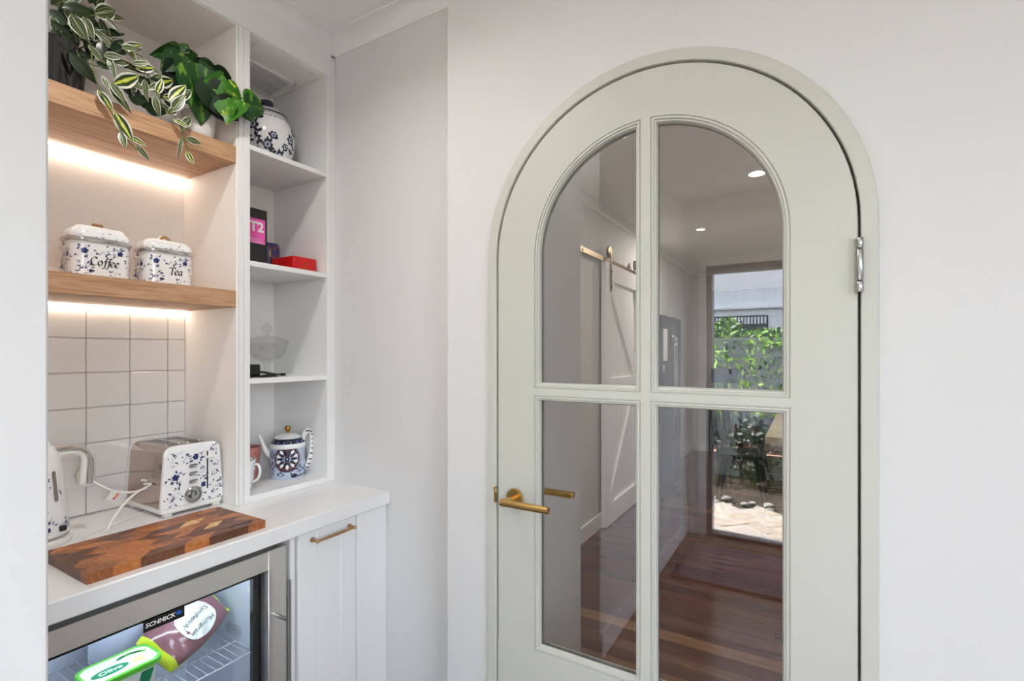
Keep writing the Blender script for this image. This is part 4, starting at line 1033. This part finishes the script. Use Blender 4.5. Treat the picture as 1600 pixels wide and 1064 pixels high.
# trailing variegated plant in a dark pot
qx, qy, qz = -1.625, .468, 2.0043
pl1 = thing('trailing_plant', 'trailing variegated white-edged plant in dark glossy pot on the upper oak shelf', 'plant', (qx,qy,qz))
part('pot', MB().lathe([(.0001,qz),(.074,qz),(.077,qz+.004),(.088,qz+.115),(.090,qz+.122),(.086,qz+.125),(.081,qz+.110),(.0001,qz+.108)], (qx,qy,0), 44), M['potd'], pl1, 'dark glossy pot')
part('soil', MB().lathe([(.0001,qz+.112),(.080,qz+.111)], (qx,qy,0), 24, cap=False), M['soil'], pl1)
def stem(parent, pts, r=.0017): return part('stem', MB().tube(cat(pts,5), r, 6), M['stem'], parent)
Q = lambda x, y, X: tuple(PX(x, y, X))
stems = [
 [(qx+.02,qy+.02,qz+.11), Q(135,60,-1.56), Q(146,110,-1.50), Q(160,150,-1.488), Q(178,182,-1.486), Q(196,215,-1.485), Q(222,240,-1.485)],
 [(qx+.01,qy+.03,qz+.11), Q(170,62,-1.57), Q(205,88,-1.54), Q(235,125,-1.515), Q(255,165,-1.49), Q(279,190,-1.488), Q(285,215,-1.487), Q(295,236,-1.487)],
 [(qx,qy+.03,qz+.11), Q(150,50,-1.60), Q(190,70,-1.59), Q(225,92,-1.575), Q(250,118,-1.555)],
 [(qx+.02,qy,qz+.11), Q(110,70,-1.56), Q(130,95,-1.54), Q(160,105,-1.525)],
 [(qx,qy,qz+.11), Q(100,30,-1.60), Q(140,12,-1.59)], [(qx,qy+.01,qz+.11), Q(92,10,-1.58), Q(110,-20,-1.58)],
 [(qx+.01,qy+.01,qz+.11), Q(120,30,-1.58), Q(150,24,-1.56)]]
for s_ in stems: stem(pl1, s_)
KL = [ # base px, tip px, depth X, kind, width
 (152,140,178,173,-1.487,'v',1.0),(178,174,208,220,-1.484,'v',1.0),(176,132,222,118,-1.50,'v',1.05),(160,118,170,138,-1.488,'s',1.0),
 (170,130,206,176,-1.484,'l',1.2),(172,128,196,158,-1.482,'s',.9),(188,206,196,230,-1.484,'s',1.0),(200,212,230,228,-1.483,'v',.9),(212,226,234,250,-1.482,'s',.9),
 (108,82,150,130,-1.520,'d',1.4),(112,84,152,118,-1.530,'d',1.2),(122,80,146,92,-1.55,'o',1.2),(138,70,163,98,-1.53,'l',1.1),(78,32,112,54,-1.55,'d',1.2),
 (110,22,136,62,-1.545,'l',2.0),(130,26,145,58,-1.55,'l',1.6),(96,12,160,18,-1.56,'d',1.3),(110,20,158,46,-1.58,'d',1.6),(80,8,96,-12,-1.56,'d',1.2),(98,4,110,-18,-1.57,'s',1.2),(120,6,118,-20,-1.58,'s',1.2),
 (78,60,108,86,-1.54,'d',1.3),(92,60,120,48,-1.56,'d',1.0),(144,45,178,72,-1.56,'l',1.0),(150,52,182,80,-1.555,'l',.9),(155,70,182,82,-1.56,'d',1.3),(160,64,158,95,-1.55,'d',1.4),
 (182,74,228,78,-1.56,'l',1.1),(190,72,226,70,-1.57,'v',.8),(200,76,212,92,-1.55,'v',1.0),(172,88,236,122,-1.535,'l',.8),(216,90,238,108,-1.54,'s',1.1),(212,88,226,100,-1.53,'s',1.0),
 (220,100,238,124,-1.525,'l',1.0),(225,132,258,128,-1.52,'o',1.3),(232,140,258,126,-1.505,'l',1.1),(245,148,254,122,-1.50,'v',1.0),(264,158,291,130,-1.495,'v',1.0),(268,175,290,146,-1.492,'s',1.0),
 (240,150,250,182,-1.492,'l',1.2),(262,178,280,168,-1.49,'s',1.2),(270,186,296,198,-1.484,'v',.9),(284,198,300,182,-1.484,'s',1.2),(275,186,290,206,-1.485,'l',1.0),(290,216,316,224,-1.483,'s',1.1),
 (284,215,278,246,-1.484,'l',.6),(291,236,302,256,-1.482,'v',1.0),(190,132,222,150,-1.53,'o',1.6),(200,150,232,160,-1.53,'o',1.8),(225,165,262,178,-1.53,'o',1.6),(215,150,245,172,-1.54,'o',1.7),
 (86,40,120,70,-1.57,'o',1.5),(90,70,118,92,-1.55,'o',1.5),(78,14,104,40,-1.57,'o',1.5),(84,46,100,66,-1.545,'d',1.4),(100,40,118,24,-1.57,'d',1.2),(78,48,104,58,-1.56,'o',1.3),(80,72,110,88,-1.55,'d',1.4),(150,96,172,108,-1.55,'o',1.3),(166,104,182,106,-1.53,'s',.8)]
for (a,b_,c,d_,X,k,wd) in KL:
    if min(PX(a,b_,X).z, PX(c,d_,X).z) < 2.02: X = max(X, -1.490)
    put_leaf(pl1, k, PX(a,b_,X-.004), PX(c,d_,X+rn.uniform(-.004,.012)), None, wd, rn)
for k in range(46):
    a, b_ = rn.uniform(80,168), rn.uniform(2,92)
    if b_ > 30+(a-78)*.75: b_ *= .6
    an = rn.uniform(-.5,1.3) if rn.random() < .7 else rn.uniform(0,6.28); L = rn.uniform(24,46); X = rn.uniform(-1.68,-1.56)
    if min(PX(a,b_,X).z, PX(a+L*math.cos(an),b_+L*math.sin(an),X).z) < 2.03: continue
    put_leaf(pl1, rn.choice('ddolls'), PX(a,b_,X), PX(a+L*math.cos(an),b_+L*math.sin(an),X+rn.uniform(-.02,.03)), None, rn.uniform(.9,1.5), rn)
for k in range(30):
    f = rn.random(); a, b_ = 172+95*f+rn.uniform(-14,10), 70+90*f+rn.uniform(-12,22); an = rn.uniform(-.8,1.6); L = rn.uniform(20,34); X = rn.uniform(-1.60,-1.53)+.03*f
    if min(PX(a,b_,X).z, PX(a+L*math.cos(an),b_+L*math.sin(an),X).z) < 2.03: continue
    put_leaf(pl1, rn.choice('dollssv'), PX(a,b_,X), PX(a+L*math.cos(an),b_+L*math.sin(an),X+rn.uniform(-.01,.02)), None, rn.uniform(.8,1.3), rn)
# pothos in white pot
wx, wy, wz = -1.600, .832, 2.0043
pl2 = thing('pothos_plant', 'glossy green pothos in a white pot on the upper oak shelf', 'plant', (wx,wy-.008,wz))
wy -= .008
part('pot', MB().lathe([(.0001,wz),(.030,wz),(.033,wz+.004),(.043,wz+.05),(.0465,wz+.092),(.045,wz+.094),(.0425,wz+.085),(.0001,wz+.082)], (wx,wy,0), 40), M['potw'], pl2, 'white ceramic pot')
part('soil', MB().lathe([(.0001,wz+.084),(.042,wz+.083)], (wx,wy,0), 24, cap=False), M['soil'], pl2)
for s_ in ([(wx,wy,wz+.08), Q(292,110,-1.58), Q(286,80,-1.57)],[(wx,wy,wz+.08), Q(320,110,-1.55), Q(350,130,-1.51), Q(376,152,-1.485), Q(388,158,-1.478)],[(wx,wy,wz+.08),Q(300,100,-1.57),Q(270,95,-1.57)],[(wx,wy,wz+.08),Q(330,120,-1.54),Q(345,150,-1.50)]): stem(pl2, s_, .0016)
KL = [(282,78,242,88,-1.575,'p',.75),(284,80,294,68,-1.57,'p',1.3),(288,86,254,106,-1.565,'p',.9),(288,84,312,88,-1.57,'p',.9),(292,88,280,118,-1.56,'p',1.0),(300,95,336,112,-1.56,'t',.8),
 (305,98,322,192,-1.525,'p',.95),(318,120,352,188,-1.505,'t',.9),(352,128,322,128,-1.50,'b',1.2),(340,116,342,150,-1.495,'b',.9),(346,128,378,164,-1.485,'b',1.0),(352,152,356,188,-1.482,'b',1.2),(374,156,352,188,-1.478,'b',1.0),
 (380,158,412,158,-1.474,'b',1.2),(382,164,418,168,-1.470,'p',1.2),(384,150,396,146,-1.476,'p',1.5),(386,140,392,158,-1.473,'b',1.0),(380,172,398,190,-1.474,'p',1.1),(290,110,262,140,-1.57,'t',1.3),(296,115,278,160,-1.565,'t',1.2),
 (300,110,318,150,-1.56,'t',1.3),(330,104,368,140,-1.54,'t',.8),(310,95,342,108,-1.55,'p',.7),(315,110,334,160,-1.545,'t',1.3),(336,150,372,190,-1.495,'t',1.1),(296,108,270,116,-1.575,'o',1.4),(276,110,268,132,-1.58,'t',1.1),(330,150,345,185,-1.52,'t',1.4)]
for (a,b_,c,d_,X,k,wd) in KL: put_leaf(pl2, k, PX(a,b_,X-.004), PX(c,d_,X+rn.uniform(-.003,.010)), None, wd, rn)

# ================================================================== HALL BEHIND THE ARCHED DOOR
HXL, HXR, HYE = -1.40, 1.60, 7.40
struct('wall_hall_left', MB().box(HXL-.12,HXL, 1.81,HYE+.1, 0,CEI), M['wall'], smooth=0)
struct('wall_hall_right', MB().box(HXR,HXR+.1, 1.257,HYE+.1, 0,CEI), M['wall'], smooth=0)
struct('wall_hall_end', MB().box(HXL,-1.13, HYE,HYE+.1, 0,CEI).box(-1.13,HXR, HYE,HYE+.1, 2.25,CEI), M['wall'], smooth=0)
cornice('trim_7', (HXL,1.81), (HXL,HYE), (1,0)); cornice('trim_8', (HXL,HYE), (HXR,HYE), (0,-1))
skirting('baseboard_hall_left', HXL,HXL+.015, 1.83,HYE, .12); skirting('baseboard_hall_end', HXL+.015,-1.13, HYE-.015,HYE, .12)
# barn door on a sliding track
M['bronze'] = mat('aged_brass', sr(142,118,82), .35, 1)
bd_ = bpy.data.objects.new('door_2', None); COL.objects.link(bd_); bd_.location = (-1.36,4.15,.012); ORG['door_2'] = Vector(bd_.location); bd_['kind'] = 'structure'; bd_['label'] = 'white sliding barn door with diagonal braces'
X0, X1 = -1.382, -1.358; y0, y1 = 3.70, 4.62
nb = 9; wb = (y1-y0-.02)/nb
for k in range(nb): part('plank', MB().cbox(X0,X1-.004, y0+.01+k*wb+.001,y0+.01+(k+1)*wb-.001, .02,2.07,.003), M['trimw'], bd_)
X2 = -1.340
for a in ((y0,y0+.12,.012,2.085),(y1-.12,y1,.012,2.085)): part('stile', MB().cbox(X0,X2,*a,.003), M['trimw'], bd_)
for a in ((1.94,2.085),(1.04,1.17),(.012,.18)): part('rail', MB().cbox(X0+.004,X2,y0+.12,y1-.12,*a,.003), M['trimw'], bd_)
def brace(ya,za,yb,zb,wd=.10):
    d = Vector((0,yb-ya,zb-za)).normalized(); n = Vector((0,-d.z,d.y))*wd/2
    q = [Vector((0,ya,za))+n,Vector((0,yb,zb))+n,Vector((0,yb,zb))-n,Vector((0,ya,za))-n]
    part('brace', MB().loft([[(X1-.004,p.y,p.z) for p in q],[(X2-.003,p.y,p.z) for p in q]],True,True,True), M['trimw'], bd_)
brace(y0+.14,1.92,y1-.14,1.19); brace(y1-.14,1.02,y0+.14,.20)
trk = thing('barn_track', 'aged brass sliding door track on the hall wall', 'track', (-1.372,4.0,2.10))
part('rail', MB().cbox(-1.374,-1.366, 2.55,4.95, 2.088,2.128,.001), M['bronze'], trk)
for yy in (2.7,3.3,3.95,4.5): part('bolt', MB().tube([(HXL,yy,2.108),(-1.362,yy,2.108)], .011, 12), M['bronze'], trk)
for yy in (y0+.10,y1-.12):
    mb = MB().cbox(-1.339,-1.334, yy-.019,yy+.019, 1.86,2.17,.001)
    w_ = MB().lathe([(.0001,-.009),(.045,-.009),(.045,-.003),(.038,0),(.045,.003),(.045,.009),(.0001,.009)], n=24); w_.xf(Matrix.Translation((-1.352,yy,2.172)) @ Matrix.Rotation(math.radians(90),4,'Y')); mb.add(w_.v,w_.f)
    for zz in (1.90,2.02): mb.tube([(-1.334,yy,zz),(-1.326,yy,zz)], .010, 10)
    part('roller_hanger', mb, M['bronze'], bd_, 'aged brass strap hanger with wheel')
# upright fridge
M['dfr'] = mat('dark_steel_fridge', sr(58,60,68), .28, .6)
t = thing('upright_fridge', 'dark two-door fridge with pale notes in the hall', 'fridge', (-1.27,4.85,0))
part('cabinet', MB().cbox(HXL+.003,-1.19, 4.66,5.46, .02,1.73,.006), M['dfr'], t)
for ya, yb, hy_ in ((4.66,5.056,5.02),(5.064,5.46,5.10)):
    d = part('door', MB().cbox(-1.186,-1.15, ya,yb, .06,1.73,.008), M['dfr'], t)
    part('handle', MB().tube([(-1.150,hy_,.55),(-1.118,hy_,.58),(-1.118,hy_,1.52),(-1.150,hy_,1.55)], .012, 10), M['chrome'], d)
M['paper'] = mat('paper', sr(226,226,230), .7)
part('note', MB().box(-1.1498,-1.1485, 4.70,4.86, 1.30,1.60), M['paper'], t, 'white paper note', smooth=0)
part('note', MB().box(-1.1498,-1.1485, 4.70,4.75, 1.20,1.26), M['paper'], t, smooth=0)
# downlights
M['dl'] = emitm('lamp_disc', (1,.93,.82,1), 40)
def downlight(x, y, label, power, col=(1,.90,.78), spread=180):
    t = thing('downlight', label, 'ceiling light', (x,y,CEI-.004), 'recessed ceiling downlights')
    part('trim_ring', MB().lathe([(.036,CEI-.006),(.050,CEI-.005),(.052,CEI-.0005),(.036,CEI-.0005)], (x,y,0), 32, cap=False), M['trimw'], t)
    part('lamp', MB().lathe([(.0001,CEI-.003),(.036,CEI-.003)], (x,y,0), 24, cap=False), M['dl'], t)
    l = bpy.data.lights.new('downlight_lamp', 'AREA'); l.shape = 'DISK'; l.size = .09; l.energy = power; l.color = col; l.spread = math.radians(spread)
    o = bpy.data.objects.new('downlight_lamp', l); COL.objects.link(o); o.location = (x,y,CEI-.012)
downlight(-.847, 4.865, 'round recessed ceiling downlight over the hall near the dark fridge', 13)
downlight(.55, 2.75, 'round recessed ceiling downlight in the hall beyond the arched door', 9)
downlight(.55, 4.865, 'round recessed ceiling downlight above the pale dining table', 9)
downlight(-.847, 2.55, 'round recessed ceiling downlight before the barn door', 6)
downlight(-.274, -1.149, 'round recessed ceiling downlight inside the patio doors', 2)
WC = (1,.97,.93)
downlight(-1.02, .50, 'round recessed ceiling downlight over the benchtop in front of the shelves', 4.6, WC, 150)
downlight(.05, -.25, 'added fill downlight mid room in line with the arched door', 1.0, WC, 140)  # out-of-view downlight added to brighten the room
downlight(1.1, -.25, 'added fill downlight mid room near the added window', 1.0, WC, 140)  # second added downlight, also unseen fill
# unseen globe pendant, added as fill light for the room
M['opal'] = emitm('fill_globe', (1,.95,.88,1), 17)
t = thing('fill_pendant', 'added opal globe pendant, unseen fill light for the room', 'fill lamp', (.45,-.60,1.96))
part('globe', MB().lathe([(.0001,1.96)]+[(.115*math.sin(math.pi*i/16), 2.075-.115*math.cos(math.pi*i/16)) for i in range(1,16)]+[(.0001,2.19)], (.45,-.60,0), 32), M['opal'], t, 'glowing globe of the added pendant')
part('cord', MB().tube([(.45,-.60,2.19),(.45,-.60,CEI-.02)], .003, 8), M['charc'], t)
part('canopy', MB().lathe([(.0001,CEI-.025),(.045,CEI-.02),(.05,CEI-.001),(.0001,CEI-.001)], (.45,-.60,0), 24), M['brass'], t)
# dining table and chairs
M['beige'] = mat('beige_stone', sr(214,198,172), .4, var=.05, vscale=8)
t = thing('dining_table', 'long pale beige dining table in the hall', 'table', (.18,5.2,0))
part('top', MB().cbox(-.27,.63, 4.16,6.24, .69,.75,.004), M['beige'], t)
for lx in (-.12,.48):
    for ly in (4.35,6.05): part('leg', MB().cbox(lx-.03,lx+.03,ly-.03,ly+.03,.002,.69,.003), M['charc'], t)
M['chair'] = mat('dark_chair', sr(30,30,28), .5)
def chair(x, y, label):
    t = thing('dining_chair', label, 'chair', (x,y,0), 'dark dining chairs along the table')
    part('seat', MB().loft([[(a,b_,z) for a,b_ in rrect(x,y,.20,.21,.07)] for z in (.44,.47)], True, True, True), M['chair'], t)
    pts = [(x-.20-.02*math.cos(a),y+.21*math.sin(a)) for a in [-1.3+2.6*i/10 for i in range(11)]]
    mb = MB().loft([[(p[0]+.0,p[1],.50) for p in pts],[(p[0]-.03,p[1]*.96+y*.04,.80) for p in pts],[(p[0]-.03,p[1]*.9+y*.1,.84) for p in pts],[(p[0]-.005,p[1]*.9+y*.1,.84) for p in pts],[(p[0]+.025,p[1],.50) for p in pts]], closed=False)
    part('backrest', mb, M['chair'], t)
    for sx in (-1,1):
        for sy in (-1,1): part('leg', MB().tube([(x+sx*.13,y+sy*.13,.44),(x+sx*.20,y+sy*.20,.001)], [.016,.011], 8), M['chair'], t)
    for sy in (-1,1): part('back_post', MB().tube([(x-.16,y+sy*.14,.45),(x-.205,y+sy*.16,.55)], .010, 8), M['chair'], t)
chair(-.52, 5.0, 'dark bucket dining chair on splayed legs at the table end near the arched door')
chair(-.56, 5.95, 'dark bucket dining chair on splayed legs at the table end near the verandah')
# verandah beyond the hall, roofed and closed in to keep it dark
M['deck'] = wood('verandah_deck', sr(60,38,28), sr(84,56,42), sr(104,72,54), 'X', .5, .5, .3)
vr = struct('floor_verandah', MB().box(-3.2,HXR+.6, HYE+.1,10.6, -.08,-.02), M['deck'], smooth=0)
struct('verandah_light_block', MB().box(-3.2,HXR+.6, HYE+.1,10.9, 2.60,2.68), M['wall'], smooth=0)  # roof added to shut the sky out of the far end
fn = thing('paling_fence', 'dark lapped paling fence behind the verandah plants, raised to block the sky', 'fence', (-.8,10.55,-.02))  # lapped and carried up to the roof so no sky shows through
M['paling'] = mat('dark_paling', sr(70,78,76), .7)
k = -3.2
while k < HXR+.6: part('paling', MB().cbox(k,k+.160, 10.55+(.02 if int(round((k+3.2)/.15))%2 else 0),10.568+(.02 if int(round((k+3.2)/.15))%2 else 0), -.02,2.598,.003), M['paling'], fn); k += .15
part('rail', MB().cbox(-3.2,HXR+.6, 10.59,10.62, .4,.48).cbox(-3.2,HXR+.6,10.59,10.62,1.9,1.98), M['paling'], fn)
struct('wall_verandah_left', MB().box(-3.3,-3.2, HYE+.1,10.62, -.02,2.6), M['wall'], smooth=0)
struct('wall_verandah_right', MB().box(HXR+.6,HXR+.7, HYE+.1,10.62, -.02,2.6), M['wall'], smooth=0)
Lg_ = leafm('shrub_leaf', [(0,sr(170,196,90)),(.1,sr(132,172,62)),(1,sr(112,156,52))], .4)
Lg2 = leafm('deep_shrub_leaf', [(0,sr(60,96,48)),(.1,sr(30,66,32)),(1,sr(24,56,28))], .4)
LM1 = leafmesh('shrub_leaf', Lg_, el, .2, .3, 5, 3); LM2 = leafmesh('shrub_leaf', Lg2, el, .2, .3, 5, 3)
def foliage(pts, size, rn, up=.3):
    mb = MB(); mb.uv = []
    for (p, m_) in pts:
        src = LM1; d = Vector((rn.gauss(0,1),rn.gauss(0,1),rn.gauss(up,1))).normalized(); n = d.orthogonal().normalized(); y = n.cross(d); L = size*rn.uniform(.6,1.2)
        o = len(mb.v)
        for v in src.vertices:
            q = Vector(p)+d*v.co.x*L+y*v.co.y*L*1.3+n*v.co.z*L; mb.v.append(tuple(q))
        nv = 3; mb.uv += [(i/4, abs(-1+j)) for i in range(5) for j in range(3)]
        for f in src.polygons: mb.f.append(tuple(i+o for i in f.vertices)); mb.m.append(m_)
    return mb
def shrub(name, label, x, y, z, rx, rz, n, size, seed, catg='shrub', group=None, pot=False):
    rn = random.Random(seed); t = thing(name, label, catg, (x,y,z), group)
    z0 = z
    if pot:
        part('pot', MB().lathe([(.0001,z),(.13,z),(.18,z+.30),(.16,z+.30),(.15,z+.26),(.0001,z+.25)], (x,y,0), 28), M['charc'], t); z0 = z+.25
    pts = []
    while len(pts) < n:
        a, b_, c = rn.uniform(-1,1), rn.uniform(-1,1), rn.uniform(-1,1)
        if a*a+b_*b_+c*c < 1 and a*a+b_*b_+c*c > .12: pts.append(((x+a*rx,y+b_*rx,z0+.06+rz*(1+c)), 1 if rn.random() < .5 else 0))
    part('foliage', foliage(pts, size, rn), [Lg_, Lg2], t, kind='stuff', smooth=0)
    mb = MB()
    for k in range(5):
        a = k*1.256; mb.tube([(x,y,z0),(x+.3*rx*math.cos(a),y+.3*rx*math.sin(a),z0+rz*.8),(x+.6*rx*math.cos(a),y+.6*rx*math.sin(a),z0+rz*1.5)], [.014,.010,.004], 6)
    part('branches', mb, M['stem'], t)
shrub('potted_shrub', 'leafy potted shrub on the verandah beside the hall wall end', -1.15, 8.3, -.02, .42, .62, 420, .11, 1, 'plant', None, True)
shrub('potted_shrub', 'taller potted shrub on the verandah against the paling fence', -.55, 9.6, -.02, .5, .70, 420, .12, 2, 'plant', None, True)
# monitor on a slim console at the end wall
t = thing('console_table', 'slim dark console table at the far end of the hall', 'table', (-.95,7.1,0))
part('top', MB().cbox(-1.13,-.72, 6.98,7.26, .86,.89,.003), M['chair'], t)
for lx in (-1.11,-.74):
    for ly in (7.0,7.24): part('leg', MB().cbox(lx-.012,lx+.012,ly-.012,ly+.012,.002,.86,.002), M['chair'], t)
t = thing('monitor', 'small black monitor on the slim console table', 'monitor', (-.93,7.12,.8905))
part('stand', MB().cbox(-1.0,-.86,7.07,7.17,.8905,.90,.003).cbox(-.95,-.91,7.125,7.14,.90,1.05,.003), M['blackg'], t)
M['screen'] = mat('screen', sr(24,22,40), .15, emit=(.05,.05,.12,1), estr=.25)
part('screen_panel', MB().cbox(-1.10,-.78,7.095,7.120,.985,1.17,.004), M['blackg'], t)
part('screen', MB().box(-1.09,-.79,7.0935,7.0948,.995,1.16), M['screen'], t, smooth=0)

# ================================================================== PATIO BEHIND THE CAMERA (seen mirrored in the panes)
M['alum'] = mat('grey_door_frame', sr(120,118,122), .4)
pd = bpy.data.objects.new('door_3', None); COL.objects.link(pd); pd.location = (.5,YR-.06,0); ORG['door_3'] = Vector(pd.location); pd['kind'] = 'structure'; pd['label'] = 'glazed patio doors opening to the paved courtyard'
mb = MB().cbox(DX0+.001,DX0+.045, YR-.11,YR-.01, .002,DH-.001,.002).cbox(DX1-.045,DX1-.001, YR-.11,YR-.01, .002,DH-.001,.002).cbox(DX0+.045,DX1-.045, YR-.11,YR-.01, DH-.055,DH-.001,.002)
part('frame', mb, M['alum'], pd)
part('sill', MB().cbox(DX0+.045,DX1-.045, YR-.11,YR-.01, .0005,.018,.002), M['alum'], pd)
part('meeting_stile', MB().cbox(.29,.35, YR-.08,YR-.04, .019,DH-.056,.002), M['alum'], pd)
for a, b_ in ((DX0+.0455,.2895),(.3505,DX1-.0455)):
    part('glass_pane', MB().box(a,b_, YR-.062,YR-.058, .019,DH-.056), M['pglass'], pd, smooth=0)
mb = MB().cbox(DX0-.05,DX0+.006, YR-.001,YR+.014, 0,DH+.05,.004).cbox(DX1-.006,DX1+.05, YR-.001,YR+.014, 0,DH+.05,.004).cbox(DX0+.006,DX1-.006, YR-.001,YR+.014, DH-.006,DH+.05,.004)
struct('trim_9', mb, M['trimw'])
M['mat'] = mat('dark_door_mat', sr(112,92,98), .85, bump=.8, bscale=300, var=.2, vscale=12); M['matb'] = mat('mat_border', sr(26,18,18), .6)
t = thing('door_mat', 'dark rectangular door mat inside the patio doors', 'mat', (-.02,-1.10,.0003))
part('pile', MB().cbox(-.70,.70, -1.41,-.79, .0003,.010,.002), M['mat'], t)
part('border', MB().cbox(-.725,.725,-1.435,-1.411,.0003,.012,.002).cbox(-.725,.725,-.789,-.765,.0003,.012,.002).cbox(-.725,-.701,-1.411,-.789,.0003,.012,.002).cbox(.701,.725,-1.411,-.789,.0003,.012,.002), M['matb'], t)
# ground and pavers
M['earth'] = mat('garden_soil', sr(44,34,28), .95, bump=1, bscale=40, var=.35, vscale=5)
M['sand'] = mat('paving_sand', sr(92,84,74), .95)
gd = struct('floor_courtyard', MB().box(-6,7, -9,YR-.12, -.20,-.095), M['earth'], smooth=0)
pv = struct('floor_patio', MB().box(-2.4,3.0, -2.72,YR-.121, -.0948,-.070), M['sand'], smooth=0)
PVM = [mat('sandstone_paver', sr(*c), .8, bump=.5, bscale=60, var=.1, vscale=20) for c in ((206,196,182),(196,182,166),(214,206,194),(188,176,164))]
rn = random.Random(4); a45 = math.radians(45); cnt = 0; PWd = .115
pmesh = [mkmesh('paver', MB().cbox(-PWd+.0055,PWd-.0055,-PWd/2+.0055,PWd/2-.0055,-.045,0,.003), m_, (0,0,0), 0) for m_ in PVM]
def hb():
    out = []
    for a in range(-30,31):
        for b_ in range(-12,13):
            x, y = a*PWd+b_*2*PWd, a*PWd-b_*2*PWd
            out.append((x+PWd, y+PWd/2, 0)); out.append((x+PWd*2.5, y+PWd*0, 1))
    return out
for (x, y, o_) in hb():
    X = .3+x*math.cos(a45)-y*math.sin(a45); Y = -2.2+x*math.sin(a45)+y*math.cos(a45)
    if -1.45 < X < .75 and -2.62 < Y < YR-.21:
        inst('paver', rn.choice(pmesh), pv, Matrix.Translation((X,Y,-.025+rn.uniform(-.002,.002))) @ Matrix.Rotation(a45+(math.pi/2 if o_ else 0),4,'Z'))
PB = [mat('river_stone', sr(*c), .7, var=.1, vscale=20) for c in ((150,146,140),(120,116,112),(176,172,166))]
placed = []
for k in range(400):
    x = rn.uniform(-1.6,.7); y = -2.84+rn.uniform(-.10,.10); r = rn.uniform(.028,.058); h = r*.6
    if any(abs(x-a)+0 < (r+q)*1.17 and abs(y-b_) < (r+q)*.95 for a,b_,q in placed): continue
    placed.append((x,y,r))
    mb = MB(); nR = 7; rings = []
    for i in range(nR):
        ph = math.pi*i/(nR-1); rings.append([(x+r*math.sin(ph)*math.cos(a)*(1+.15*math.sin(3*a+k)), y+r*.8*math.sin(ph)*math.sin(a)*(1+.15*math.cos(2*a+k)), -.095+h+h*math.cos(ph)) for a in [2*math.pi*j/10 for j in range(10)]])
    solo('river_stone', mb.loft(rings,True,True,True), rn.choice(PB), 'rounded grey river stone in the border strip beyond the patio paving', 'stone', 'river stones edging the patio')
# garden shrubs, rendered wall with hedge, gate, neighbour house
shrub('garden_shrub', 'low bright green shrub in the courtyard bed by the river stones', -1.30, -3.18, -.095, .20, .20, 260, .10, 6)
M['render'] = mat('grey_render', sr(150,154,152), .85, bump=.5, bscale=50, var=.12, vscale=3)
struct('wall_courtyard', MB().cbox(-6,-.20, -4.25,-4.10, -.095,1.55,.005).cbox(.72,6, -4.25,-4.10, -.095,1.55,.005), M['render'])
gt = thing('garden_gate', 'grey courtyard gate with dark latch in the rendered wall', 'gate', (.26,-4.18,-.095))
for k in range(6): part('plank', MB().cbox(-.195+k*.152,-.045+k*.152, -4.20,-4.165, -.07,1.52,.004), M['render'], gt)
part('latch', MB().cbox(-.17,-.13,-4.165,-4.13,.98,1.12,.004), M['blackg'], gt)
part('rail', MB().cbox(-.195,.715,-4.235,-4.20,.2,.3).cbox(-.195,.715,-4.235,-4.20,1.2,1.3), M['render'], gt)
Lg3 = leafm('bed_leaf', [(0,sr(40,70,30)),(.1,sr(20,46,18)),(1,sr(16,38,16))], .5); Lg4 = leafm('bed_leaf_dark', [(0,sr(26,48,24)),(.1,sr(14,32,14)),(1,sr(12,28,12))], .5)
keep = (Lg_, Lg2); Lg_, Lg2 = Lg3, Lg4
for i, (x, y, r, h, lb) in enumerate(((-1.80,-3.68,.30,.40,'widest dark leafy bush along the rendered courtyard wall'),(-1.12,-3.72,.26,.44,'dark leafy bush in the courtyard bed behind the low shrub'),(-.50,-3.70,.24,.36,'compact dark bush in the courtyard bed between taller bushes'),(-.02,-3.35,.18,.28,'small dark bush in the courtyard bed in front of the gate'),(.45,-3.55,.24,.30,'spreading dark bush beside the courtyard gate path'))):
    shrub('garden_bush', lb, x, y, -.095, r, h, 420, .085, 40+i, 'shrub', 'dark bushes along the courtyard wall')
Lg_, Lg2 = keep
rn = random.Random(31)
t = thing('hedge', 'bright sunlit climbing hedge along the top of the courtyard wall', 'hedge', (-1.0,-4.45,-.095))
pts = []
for k in range(5200):
    x = rn.uniform(-4.5,3.0); a = rn.random(); top = 1.66+.08*math.sin(x*5)+.06*math.sin(x*13)
    if a < .80: p = (x, -4.36+rn.uniform(-.25,.20), top-abs(rn.gauss(0,.10)))
    else: p = (x, -4.10+rn.uniform(.03,.10), top-.12-rn.random()**2*1.0)
    pts.append((p, 1 if rn.random() < .35 else 0))
part('foliage', foliage(pts, .085, rn, .6), [Lg_, Lg2], t, kind='stuff', smooth=0)
part('stems', MB().tube([(-4.4,-4.36,-.09),(-4.2,-4.36,1.0),(-3.0,-4.36,1.55),(2.9,-4.36,1.55)], .02, 6), M['stem'], t)
M['house'] = mat('white_house_render', sr(236,238,240), .8, bump=.2, bscale=20)
t = thing('neighbour_house', 'white rendered house wall with a slatted window beyond the hedge', 'house', (0,-8,-.095))
part('wall', MB().box(-7,7, -8.6,-8.0, -.095,6.2), M['house'], t, smooth=0)
part('ledge', MB().cbox(-7,7, -8.0,-7.93, 2.20,2.26,.01), M['house'], t)
wn = part('window', MB().cbox(-2.0,-.62,-8.0,-7.96,1.30,2.08,.01), M['charc'], t)
for k in range(24): part('window_slat', MB().cbox(-1.97+k*.056,-1.935+k*.056,-7.96,-7.95,1.92,2.05,.003), M['paper'], wn)
part('window_pane', MB().box(-1.97,-.65,-7.96,-7.955,1.33,1.90), M['pglass'], wn, smooth=0)
